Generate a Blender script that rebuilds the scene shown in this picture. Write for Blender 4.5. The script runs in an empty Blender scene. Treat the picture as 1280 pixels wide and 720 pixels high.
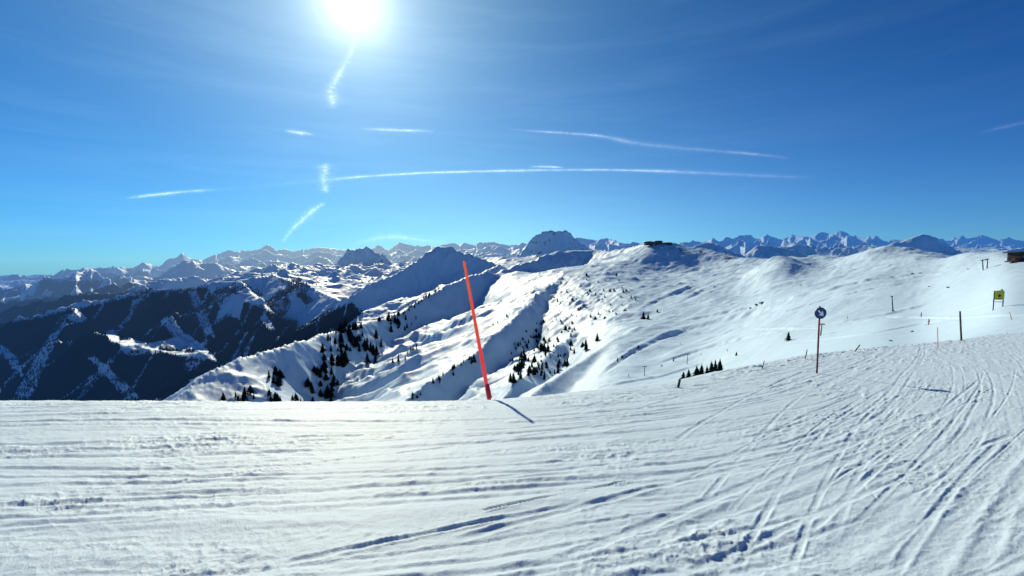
import bpy, bmesh, math, random, time
import numpy as np
from mathutils import Vector, Matrix
random.seed(7); RNG = np.random.default_rng(11)
S = bpy.context.scene
S.cycles.max_bounces = 6; S.cycles.diffuse_bounces = 1; S.cycles.transparent_max_bounces = 12
COL = S.collection
S.view_settings.view_transform = 'Standard'; S.view_settings.look = 'None'; S.view_settings.exposure = 0
R = math.radians
T0 = time.time()

# ------------------------------------------------------------------ camera
F = 540.0                      # focal length in photo pixels (1280 wide)
PITCH = math.atan(35.0 / F)    # camera looks slightly down
cam = bpy.data.cameras.new("camera"); camo = bpy.data.objects.new("camera", cam)
COL.objects.link(camo); S.camera = camo
cam.sensor_width = 36.0; cam.lens = F / 1280 * 36.0
cam.clip_start = 0.05; cam.clip_end = 400000
camo.rotation_euler = (R(90) - PITCH, 0, 0)
CP, SP = math.cos(PITCH), math.sin(PITCH)

def unproj(px, row, Y):
    """point on the ray of a photo pixel at forward distance Y (world)"""
    a = (px - 640) / F; b = (360 - row) / F
    dy = CP + b * SP; dz = -SP + b * CP
    return (a / dy * Y, Y, dz / dy * Y)

def zrow(row, Y):              # height for a row at distance Y
    b = (360 - row) / F
    return (-SP + b * CP) / (CP + b * SP) * Y

def proj(X, Y, Z):
    f = Y * CP - Z * SP; up = Y * SP + Z * CP
    return 640 + F * X / f, 360 - F * up / f

# ------------------------------------------------------------------ tags
def tag(o, label=None, cat=None, group=None, kind=None):
    if label: o["label"] = label
    if cat: o["category"] = cat
    if group: o["group"] = group
    if kind: o["kind"] = kind
    return o

def empty(name, loc, rz=0.0):
    o = bpy.data.objects.new(name, None); COL.objects.link(o)
    o.location = loc; o.rotation_euler = (0, 0, rz); o.empty_display_size = 0.2
    return o

# ------------------------------------------------------------------ noise
def perlin(x, y, seed=0):
    x = np.asarray(x, np.float64); y = np.asarray(y, np.float64)
    x, y = np.broadcast_arrays(x, y)
    xi = np.floor(x); yi = np.floor(y)
    xf = (x - xi).astype(np.float32); yf = (y - yi).astype(np.float32)
    xi = xi.astype(np.int32) & 1023; yi = yi.astype(np.int32) & 1023
    r = np.random.default_rng(seed + 1000); px = r.permutation(1024).astype(np.int32); py = r.permutation(1024).astype(np.int32)
    x0 = px[xi]; x1 = px[(xi + 1) & 1023]; y0 = py[yi]; y1 = py[(yi + 1) & 1023]
    def g(ix, iy, dx, dy):
        h = HT[(ix + iy) & 1023]
        return TC[h] * dx + TS[h] * dy
    u = xf * xf * xf * (xf * (xf * 6 - 15) + 10); v = yf * yf * yf * (yf * (yf * 6 - 15) + 10)
    a = g(x0, y0, xf, yf); b = g(x1, y0, xf - 1, yf)
    c = g(x0, y1, xf, yf - 1); d = g(x1, y1, xf - 1, yf - 1)
    a += u * (b - a); c += u * (d - c)
    return (a + v * (c - a)) * np.float32(1.5)
HT = np.random.default_rng(5).permutation(1024).astype(np.int32)
TC = np.cos(np.arange(1024) / 1024 * 2 * np.pi).astype(np.float32)
TS = np.sin(np.arange(1024) / 1024 * 2 * np.pi).astype(np.float32)

def fbm(x, y, wl, octs, seed=0, gain=0.5):
    r = 0; a = 1
    for i in range(octs):
        r = r + a * perlin(x / wl + 17.3 * i, y / wl - 9.1 * i, seed + i); a *= gain; wl *= 0.5
    return r

def ridged(x, y, wl, octs, seed=0, gain=0.55):
    r = 0; a = 1; w = 1
    for i in range(octs):
        n = 1 - np.abs(perlin(x / wl + 7.7 * i, y / wl + 3.1 * i, seed + i)) * 2.0
        n = np.clip(n, 0, 1) ** 2
        r = r + a * n * w; w = np.clip(n * 1.6, 0, 1); a *= gain; wl *= 0.5
    return r - 0.6

def smax(a, b, k):
    h = np.clip(0.5 + 0.5 * (a - b) / k, 0, 1)
    return b * (1 - h) + a * h + k * h * (1 - h)

def sstep(x, a, b):
    t = np.clip((x - a) / (b - a), 0, 1); return t * t * (3 - 2 * t)

# ------------------------------------------------------------------ light
SUNPX = (441, 1)
d = Vector((0, 0, 0))
a_ = (SUNPX[0] - 640) / F; b_ = (360 - SUNPX[1]) / F
SUN = Vector((a_, CP + b_ * SP, -SP + b_ * CP)).normalized()
ELEV = math.asin(SUN.z); AZ = math.atan2(SUN.x, SUN.y)
sl = bpy.data.lights.new("sun", 'SUN'); slo = bpy.data.objects.new("sun", sl); COL.objects.link(slo)
sl.energy = 5.25; sl.angle = R(0.55); sl.color = (1.0, 0.90, 0.63)
slo.rotation_euler = SUN.to_track_quat('Z', 'Y').to_euler()

# ------------------------------------------------------------------ node helpers
class NT:
    def __init__(s, tree): s.t = tree; s.n = tree.nodes; s.l = tree.links
    def node(s, typ, **kw):
        n = s.n.new(typ)
        for k, v in kw.items(): setattr(n, k, v)
        return n
    def put(s, sock, v):
        if isinstance(v, bpy.types.NodeSocket): s.l.new(v, sock)
        elif v is not None: sock.default_value = v
    def math(s, op, a, b=None, clamp=False):
        n = s.node('ShaderNodeMath', operation=op); n.use_clamp = clamp
        s.put(n.inputs[0], a)
        if b is not None: s.put(n.inputs[1], b)
        return n.outputs[0]
    def vmath(s, op, a, b=None):
        n = s.node('ShaderNodeVectorMath', operation=op)
        s.put(n.inputs[0], a)
        if b is not None: s.put(n.inputs[1], b)
        return n.outputs['Value'] if op in ('DOT_PRODUCT', 'LENGTH') else n.outputs[0]
    def noise(s, vec, scale, detail=4, rough=0.5, dist=0.0):
        n = s.node('ShaderNodeTexNoise'); s.put(n.inputs['Vector'], vec)
        n.inputs['Scale'].default_value = scale; n.inputs['Detail'].default_value = detail
        n.inputs['Roughness'].default_value = rough; n.inputs['Distortion'].default_value = dist
        return n.outputs['Fac']
    def ramp(s, fac, stops):
        n = s.node('ShaderNodeValToRGB'); e = n.color_ramp.elements
        while len(e) < len(stops): e.new(0.5)
        for i, (p, c) in enumerate(stops):
            e[i].position = p; e[i].color = c if len(c) == 4 else (*c, 1)
        s.put(n.inputs[0], fac); return n.outputs[0]
    def mix(s, fac, a, b, mode='MIX'):
        n = s.node('ShaderNodeMix', data_type='RGBA', blend_type=mode)
        s.put(n.inputs[0], fac); s.put(n.inputs[6], a); s.put(n.inputs[7], b); return n.outputs[2]
    def mapping(s, vec, scale=(1, 1, 1), rot=(0, 0, 0)):
        n = s.node('ShaderNodeMapping'); s.put(n.inputs[0], vec)
        n.inputs['Scale'].default_value = scale; n.inputs['Rotation'].default_value = rot
        return n.outputs[0]

def c4(r, g, b): return (r, g, b, 1)

# ------------------------------------------------------------------ world
w = bpy.data.worlds.new("World"); S.world = w; w.use_nodes = True
n = NT(w.node_tree); n.n.clear()
sky = n.node('ShaderNodeTexSky', sky_type='NISHITA')
sky.sun_disc = False; sky.sun_elevation = ELEV; sky.sun_rotation = AZ
sky.altitude = 2000; sky.air_density = 1.0; sky.dust_density = 0.15; sky.ozone_density = 3.0
tc = n.node('ShaderNodeTexCoord'); D = n.vmath('NORMALIZE', tc.outputs['Generated'])
dot = n.math('MINIMUM', n.vmath('DOT_PRODUCT', D, tuple(SUN)), 0.999999)
th = n.math('MULTIPLY', n.math('ARCCOSINE', dot), 180 / math.pi)
def ex(scale, amp, p=1.0):
    q = n.math('POWER', n.math('DIVIDE', th, scale), p)
    return n.math('MULTIPLY', n.math('EXPONENT', n.math('MULTIPLY', q, -1.0)), amp)
sep = n.node('ShaderNodeSeparateXYZ'); n.l.new(D, sep.inputs[0])
hs = n.node('ShaderNodeHueSaturation'); hs.inputs['Saturation'].default_value = 1.0
hs.inputs['Value'].default_value = 1.0
n.l.new(sky.outputs[0], hs.inputs['Color'])
pre = n.mix(1.0, hs.outputs[0], c4(0.078, 0.098, 0.105), 'MULTIPLY')
sr_ = n.node('ShaderNodeSeparateColor'); n.l.new(pre, sr_.inputs[0]); cb_ = n.node('ShaderNodeCombineColor')
for i_, (g_, k_) in enumerate(((1.6, 0.09), (1.60, 0.93), (1.42, 1.20))):
    v_ = n.math('MULTIPLY', n.math('POWER', sr_.outputs[i_], g_), k_)
    if i_ == 2: v_ = n.math('DIVIDE', v_, n.math('ADD', 1.0, n.math('MULTIPLY', v_, 0.40)))
    if i_ == 1: v_ = n.math('DIVIDE', v_, n.math('ADD', 1.0, n.math('MULTIPLY', v_, 1.0)))
    n.l.new(v_, cb_.inputs[i_])
skyc = cb_.outputs[0]
# thin cirrus veil
cv = n.mapping(D, (1.2, 1.2, 12.0), (0.06, 0.0, 0.0))
cir = n.noise(cv, 2.2, 6, 0.62, 0.4)
cirf = n.ramp(cir, [(0.46, (0, 0, 0)), (0.80, (1, 1, 1))])
cirf = n.math('MULTIPLY', cirf, ex(30, 0.34))
bg1 = n.node('ShaderNodeBackground'); n.l.new(skyc, bg1.inputs[0]); bg1.inputs[1].default_value = 1.0
hd = Vector(unproj(610, 318, 1.0)).normalized()
thh = n.math('MULTIPLY', n.math('ARCCOSINE', n.math('MINIMUM', n.vmath('DOT_PRODUCT', n.vmath('NORMALIZE', n.vmath('MULTIPLY', D, (1.0, 1.0, 2.2))), tuple(hd)), 0.999999)), 180 / math.pi)
hz = n.math('MULTIPLY', n.math('EXPONENT', n.math('MULTIPLY', n.math('POWER', n.math('DIVIDE', thh, 27.0), 1.6), -1.0)), 0.24)
gcol = n.mix(1.0, c4(0, 0, 0), c4(0, 0, 0))
def term(v, c):
    global gcol
    k_ = n.node('ShaderNodeVectorMath', operation='SCALE'); k_.inputs[0].default_value = c; n.l.new(v, k_.inputs['Scale'])
    gcol = n.vmath('ADD', gcol, k_.outputs[0])
term(ex(3.4, 0.8, 1.7), (1.0, 0.98, 0.9)); term(ex(9.0, 0.66, 1.1), (0.95, 1.0, 0.92)); term(ex(25, 0.21, 1.25), (0.36, 1.05, 0.85)); term(hz, (0.85, 1.0, 0.30))
elv = n.math('MULTIPLY', n.math('ARCSINE', sep.outputs[2]), 180 / math.pi)
hb = n.math('MULTIPLY', n.math('EXPONENT', n.math('MULTIPLY', n.math('MAXIMUM', elv, 0.0), -1 / 6.0)), 0.13)
term(hb, (0.9, 0.15, 0.35)); mb = n.math('MULTIPLY', n.math('EXPONENT', n.math('MULTIPLY', n.math('MAXIMUM', elv, 0.0), -1 / 16.0)), 0.05)
term(mb, (0.0, 0.55, 0.45))
bg2 = n.node('ShaderNodeBackground'); n.l.new(gcol, bg2.inputs[0]); bg2.inputs[1].default_value = 1.0
bg3 = n.node('ShaderNodeBackground'); bg3.inputs[0].default_value = c4(0.8, 0.95, 1.0)
n.l.new(n.math('MULTIPLY', cirf, 0.30), bg3.inputs[1])
ad = n.node('ShaderNodeAddShader'); ad2 = n.node('ShaderNodeAddShader')
n.l.new(bg1.outputs[0], ad.inputs[0]); n.l.new(bg2.outputs[0], ad.inputs[1])
n.l.new(ad.outputs[0], ad2.inputs[0]); n.l.new(bg3.outputs[0], ad2.inputs[1])
wo = n.node('ShaderNodeOutputWorld'); n.l.new(ad2.outputs[0], wo.inputs[0])

# ------------------------------------------------------------------ materials
def new_mat(name):
    m = bpy.data.materials.new(name); m.use_nodes = True
    t = NT(m.node_tree); t.n.clear()
    return m, t

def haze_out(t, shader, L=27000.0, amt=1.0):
    """haze painted into the surface: bluish emission mixed in by distance from the origin"""
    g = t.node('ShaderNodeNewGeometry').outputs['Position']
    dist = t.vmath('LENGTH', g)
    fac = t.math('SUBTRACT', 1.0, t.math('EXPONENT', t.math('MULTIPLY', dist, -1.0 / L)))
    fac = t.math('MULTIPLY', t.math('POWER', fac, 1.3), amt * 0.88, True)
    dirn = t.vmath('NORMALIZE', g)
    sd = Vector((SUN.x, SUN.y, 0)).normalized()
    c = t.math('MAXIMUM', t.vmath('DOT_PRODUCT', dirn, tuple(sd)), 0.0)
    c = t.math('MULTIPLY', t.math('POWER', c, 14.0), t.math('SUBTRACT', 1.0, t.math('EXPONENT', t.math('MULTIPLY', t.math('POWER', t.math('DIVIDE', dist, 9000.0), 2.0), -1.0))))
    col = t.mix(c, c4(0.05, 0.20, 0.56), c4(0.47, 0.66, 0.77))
    em = t.node('ShaderNodeEmission'); t.l.new(col, em.inputs[0]); em.inputs[1].default_value = 1.0  # surface emission stands in for lit air, paler toward the sun
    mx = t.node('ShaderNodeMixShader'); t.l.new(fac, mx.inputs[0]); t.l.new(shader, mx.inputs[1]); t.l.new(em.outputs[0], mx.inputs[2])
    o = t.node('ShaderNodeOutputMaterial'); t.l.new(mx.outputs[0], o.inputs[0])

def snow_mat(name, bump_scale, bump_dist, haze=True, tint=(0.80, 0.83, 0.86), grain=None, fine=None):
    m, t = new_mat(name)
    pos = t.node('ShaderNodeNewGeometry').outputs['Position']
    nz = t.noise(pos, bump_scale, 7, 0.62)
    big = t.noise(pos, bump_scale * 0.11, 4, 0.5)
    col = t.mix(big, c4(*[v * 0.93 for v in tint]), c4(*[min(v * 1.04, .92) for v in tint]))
    rk = t.node('ShaderNodeAttribute', attribute_name='rock').outputs['Fac']
    fo = t.node('ShaderNodeAttribute', attribute_name='forest').outputs['Fac']
    if haze:
        rn = t.noise(pos, bump_scale * 0.6, 8, 0.7)
        rf = t.math('GREATER_THAN', t.math('ADD', rk, t.math('MULTIPLY', t.math('SUBTRACT', rn, 0.5), 1.3)), 0.55)
        col = t.mix(rf, col, t.mix(rn, c4(0.05, 0.055, 0.065), c4(0.20, 0.20, 0.21)))
        fn = t.noise(pos, bump_scale * 1.4, 6, 0.75)
        ff = t.math('ADD', fo, t.math('MULTIPLY', t.math('SUBTRACT', fn, 0.5), 1.5))
        ff = t.ramp(ff, [(0.42, (0, 0, 0)), (0.60, (1, 1, 1))])
        col = t.mix(ff, col, t.mix(fn, c4(0.0015, 0.006, 0.018), c4(0.007, 0.018, 0.040)))
    b = t.node('ShaderNodeBump'); b.inputs['Strength'].default_value = 0.6; b.inputs['Distance'].default_value = bump_dist
    t.l.new(nz, b.inputs['Height'])
    nrm = b.outputs[0]
    if fine:
        for sc, ds in fine:
            b2 = t.node('ShaderNodeBump'); b2.inputs['Strength'].default_value = 0.8; b2.inputs['Distance'].default_value = ds
            t.l.new(t.noise(pos, sc, 3, 0.6), b2.inputs['Height']); t.l.new(nrm, b2.inputs['Normal']); nrm = b2.outputs[0]
    p = t.node('ShaderNodeBsdfPrincipled'); t.l.new(col, p.inputs['Base Color'])
    p.inputs['Roughness'].default_value = 0.55; p.inputs['Specular IOR Level'].default_value = 0.17
    if haze: t.l.new(t.math('MULTIPLY', t.math('SUBTRACT', 1.0, ff), 0.17), p.inputs['Specular IOR Level'])
    t.l.new(nrm, p.inputs['Normal'])
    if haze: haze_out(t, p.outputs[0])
    else:
        o = t.node('ShaderNodeOutputMaterial'); t.l.new(p.outputs[0], o.inputs[0])
    return m

def plain(name, col, rough=0.6, var=0.25, scale=30.0, metal=0.0, haze=False, coord='Object'):
    m, t = new_mat(name)
    v = t.node('ShaderNodeTexCoord').outputs[coord]
    nz = t.noise(v, scale, 5, 0.6)
    c = t.mix(nz, c4(*[k * (1 - var) for k in col]), c4(*[min(1, k * (1 + var)) for k in col]))
    p = t.node('ShaderNodeBsdfPrincipled'); t.l.new(c, p.inputs['Base Color'])
    p.inputs['Specular IOR Level'].default_value = 0.0 if 'needles' in name else 0.4
    p.inputs['Roughness'].default_value = rough; p.inputs['Metallic'].default_value = metal
    b = t.node('ShaderNodeBump'); b.inputs['Strength'].default_value = 0.25; b.inputs['Distance'].default_value = 0.01
    t.l.new(nz, b.inputs['Height']); t.l.new(b.outputs[0], p.inputs['Normal'])
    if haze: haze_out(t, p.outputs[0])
    else:
        o = t.node('ShaderNodeOutputMaterial'); t.l.new(p.outputs[0], o.inputs[0])
    return m

# ------------------------------------------------------------------ grid mesh builder
def grid_obj(name, X, Y, Z, mat, attrs=None):
    nr, nc = X.shape
    me = bpy.data.meshes.new(name)
    co = np.stack([X, Y, Z], -1).reshape(-1, 3).astype(np.float32)
    idx = np.arange(nr * nc, dtype=np.int32).reshape(nr, nc)
    q = np.stack([idx[:-1, :-1], idx[:-1, 1:], idx[1:, 1:], idx[1:, :-1]], -1).reshape(-1, 4)
    me.vertices.add(len(co)); me.vertices.foreach_set('co', co.ravel())
    me.loops.add(q.size); me.loops.foreach_set('vertex_index', q.ravel())
    me.polygons.add(len(q)); me.polygons.foreach_set('loop_start', np.arange(0, q.size, 4, dtype=np.int32))
    me.update(calc_edges=True)
    me.polygons.foreach_set('use_smooth', np.ones(len(q), dtype=bool))
    for k, v in (attrs or {}).items():
        at = me.attributes.new(k, 'FLOAT', 'POINT'); at.data.foreach_set('value', v.astype(np.float32).ravel())
    me.materials.append(mat)
    o = bpy.data.objects.new(name, me); COL.objects.link(o)
    o["kind"] = "structure"
    return o

# ------------------------------------------------------------------ ridges
def up2(h, ri, ci, nr, nc):
    r = np.arange(nr); j = np.clip(np.searchsorted(ri, r, 'right') - 1, 0, len(ri) - 2); t = ((r - ri[j]) / (ri[j + 1] - ri[j]))[:, None]
    h = h[j] * (1 - t) + h[j + 1] * t
    c = np.arange(nc); k = np.clip(np.searchsorted(ci, c, 'right') - 1, 0, len(ci) - 2); q = ((c - ci[k]) / (ci[k + 1] - ci[k]))[None, :]
    return h[:, k] * (1 - q) + h[:, k + 1] * q

class Ridge:
    def __init__(s, pts, sl, sr, wl=0, rib=0.0, curve=0.0, seed=0, fr=0.0):
        s.fr = fr
        """pts: (px,row,Y) crest; sl/sr slope left/right of the direction of travel"""
        P = []
        for i in range(len(pts) - 1):
            a = np.array(pts[i], float); b = np.array(pts[i + 1], float)
            for k in range(6): P.append(a + (b - a) * k / 6)
        P.append(np.array(pts[-1], float)); P = np.array(P)
        k = np.ones(5) / 5
        for c in range(3):
            e = np.pad(P[:, c], 2, mode='reflect', reflect_type='odd'); P[:, c] = np.convolve(e, k, 'valid')
        s.P = np.array([unproj(*p) for p in P]); s.sl, s.sr, s.wl, s.rib, s.curve, s.seed = sl, sr, wl, rib, curve, seed
    def field(s, XF, YF):
        """evaluated on every third grid line, then interpolated"""
        nr, nc = XF.shape; ri = np.unique(np.append(np.arange(0, nr, 3), nr - 1)); ci = np.unique(np.append(np.arange(0, nc, 3), nc - 1))
        h = s.coarse(XF[np.ix_(ri, ci)].astype(np.float32), YF[np.ix_(ri, ci)].astype(np.float32))
        return up2(h, ri, ci, nr, nc)
    def coarse(s, X, Y):
        P = s.P; best = np.full(X.shape, 1e18); z = np.zeros(X.shape); sd = np.zeros(X.shape); al = np.zeros(X.shape); acc = 0
        for i in range(len(P) - 1):
            ax, ay, az = P[i]; bx, by, bz = P[i + 1]; dx, dy = bx - ax, by - ay; L2 = dx * dx + dy * dy + 1e-9
            t = ((X - ax) * dx + (Y - ay) * dy) / L2; tcl = np.clip(t, 0, 1)
            ex_ = X - (ax + tcl * dx); ey_ = Y - (ay + tcl * dy); d2 = ex_ * ex_ + ey_ * ey_
            m = d2 < best
            best = np.where(m, d2, best); z = np.where(m, az + tcl * (bz - az), z)
            sd = np.where(m, dx * ey_ - dy * ex_, sd); al = np.where(m, acc + tcl * math.sqrt(L2), al); acc += math.sqrt(L2)
        dist = np.sqrt(best)
        bl = 0.5 + 0.5 * np.clip(sd / (np.sqrt(L2) * (s.wl * 0.1 + 5)), -1, 1)
        sl = s.sr + (s.sl - s.sr) * bl
        h = z - sl * dist
        if s.fr: h = h - (s.fr * sstep(al, 0.35 * acc, acc)) * dist * (1 - bl)
        if s.curve: h = h + s.curve * dist * dist / (dist + 4 * s.wl)     # concave foot
        if s.rib:
            wob = perlin(X / (s.wl * 2.5), Y / (s.wl * 2.5), s.seed + 50) * s.wl * 0.8
            rb = np.abs(perlin((al + wob) / s.wl, dist / (s.wl * 7), s.seed)) * 2 + 0.5 * np.abs(perlin((al + wob) / s.wl * 2.3, dist / (s.wl * 3), s.seed + 3)) * 2
            h = h - s.rib * rb * np.minimum(dist, s.wl * 3)
        return h

def table_rows(U, Yv, cols, depths_knots, sm=5):
    """rows on the grid from columns {px: [(Y,row),...]}"""
    pxs = sorted(cols); lY = np.log(Yv)
    prof = []
    for p in pxs:
        k = cols[p]; prof.append(np.interp(lY, np.log([a for a, b in k]), [b for a, b in k]))
    prof = np.array(prof)                       # (npx, nY)
    # smooth along Y
    n_ = max(3, int(len(Yv) * 0.018)) | 1
    ker = np.hanning(n_ + 2)[1:-1]; ker /= ker.sum()
    prof = np.array([np.convolve(np.pad(r, n_ // 2, mode='edge'), ker, 'valid') for r in prof])
    out = np.empty((len(Yv), len(U)))
    # smooth interpolation across px (Catmull like via cubic hermite)
    pxa = np.array(pxs, float); m = np.gradient(prof, pxa, axis=0)
    j = np.clip(np.searchsorted(pxa, U) - 1, 0, len(pxa) - 2); h = pxa[j + 1] - pxa[j]; t = np.clip((U - pxa[j]) / h, 0, 1)
    h00 = 2 * t**3 - 3 * t**2 + 1; h10 = t**3 - 2 * t**2 + t; h01 = -2 * t**3 + 3 * t**2; h11 = t**3 - t**2
    out = (h00[:, None] * prof[j] + (h10 * h)[:, None] * m[j] + h01[:, None] * prof[j + 1] + (h11 * h)[:, None] * m[j + 1]).T
    w_ = max(1, int(14 / (U[1] - U[0]))); ku = np.hanning(2 * w_ + 3)[1:-1]; ku /= ku.sum()
    out = np.array([np.convolve(np.pad(r, w_, mode='edge'), ku, 'valid') for r in out])
    return out

def make_grid(u0, u1, nu, y0, y1, ny):
    U = np.linspace(u0, u1, nu); Yv = np.exp(np.linspace(math.log(y0), math.log(y1), ny))
    UU, YY = np.meshgrid(U, Yv)
    return U, Yv, UU, (UU - 640) / F / CP * YY, YY
# note: X uses the ray of the horizon row; close enough for layout

def slope_of(X, Y, Z):
    dZu = np.gradient(Z, axis=1); dXu = np.gradient(X, axis=1)
    sx = dZu / dXu
    dYv = np.gradient(Y, axis=0); dZv = np.gradient(Z, axis=0); dXv = np.gradient(X, axis=0)
    sy = (dZv - sx * dXv) / dYv
    return sx, sy

def poly_mask(PX0, PY0, polys, soft=4.0):
    """soft inside-mask of image polygons, evaluated for surface points"""
    out = np.zeros(PX0.shape)
    for pts, val in polys:
        pts = np.array(pts, float); lo = pts.min(0) - soft - 1; hi = pts.max(0) + soft + 1
        sel = (PX0 > lo[0]) & (PX0 < hi[0]) & (PY0 > lo[1]) & (PY0 < hi[1])
        PX = PX0[sel]; PY = PY0[sel]; ins = np.zeros(PX.shape, bool); dmin = np.full(PX.shape, 1e9)
        j = len(pts) - 1
        for i in range(len(pts)):
            xi, yi = pts[i]; xj, yj = pts[j]
            c = ((yi > PY) != (yj > PY)) & (PX < (xj - xi) * (PY - yi) / (yj - yi + 1e-9) + xi); ins ^= c
            dx, dy = xj - xi, yj - yi; t = np.clip(((PX - xi) * dx + (PY - yi) * dy) / (dx * dx + dy * dy + 1e-9), 0, 1)
            dmin = np.minimum(dmin, np.hypot(PX - xi - t * dx, PY - yi - t * dy)); j = i
        sd = np.where(ins, dmin, -dmin); out[sel] = np.maximum(out[sel], val * sstep(sd, -soft, soft))
    return out

BLOCKS = []   # for dropping things on the visible ground
def hit(px, row, lo=0, hi=1e9):
    """first terrain point seen through a photo pixel (Y between lo and hi)"""
    best = None
    for (U, X, Y, Z, RW) in BLOCKS:
        j = int(np.clip(np.searchsorted(U, px), 1, len(U) - 1)); j = j if abs(U[j] - px) < abs(U[j - 1] - px) else j - 1
        yc = Y[:, j]; ok = (RW[:, j] <= row) & (yc > lo) & (yc < hi)
        k = np.argmax(ok)
        if ok[k] and (best is None or yc[k] < best[1]):
            best = (X[k, j], yc[k], Z[k, j])
    return best

#==FOREGROUND
def edge_Y(X):
    ex_ = [-60, -20, -9.5, -5, -.4, .96, 3.8, 7.5, 12, 17.4, 25, 39, 70, 140]
    ey_ = [9.5, 8.6, 8.1, 7.75, 8.15, 8.7, 10.2, 13.4, 17, 20.4, 24.5, 34, 44, 60]
    return np.interp(X, ex_, ey_)

def flowF(X):      # stream lines of the ski tracks: y = F(x) + s
    # slope 0.06 on the left growing to ~1 on the right
    k = np.linspace(-200, 200, 4001); sl_ = 0.05 + 0.93 / (1 + np.exp(-(k - 3.6) / 2.1)) - 0.22 * sstep(k, 14, 40)
    c = np.concatenate([[0], np.cumsum((sl_[1:] + sl_[:-1]) / 2 * 0.1)]); c -= np.interp(0, k, c)
    return np.interp(X, k, c)

def fg_base(X, Y):
    z = -1.7 - 0.12 * Y
    t = Y - edge_Y(X)
    t = np.log1p(np.exp(np.clip(t * 1.6, -30, 30))) / 1.6 + np.maximum(0, t * 1.6 - 30) / 1.6
    z = z - 0.62 * t * t / (t + 2.2)
    z = z + fbm(X, Y, 9.0, 3, 5) * 0.05 * sstep(Y, 2, 10)
    return z

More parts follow.
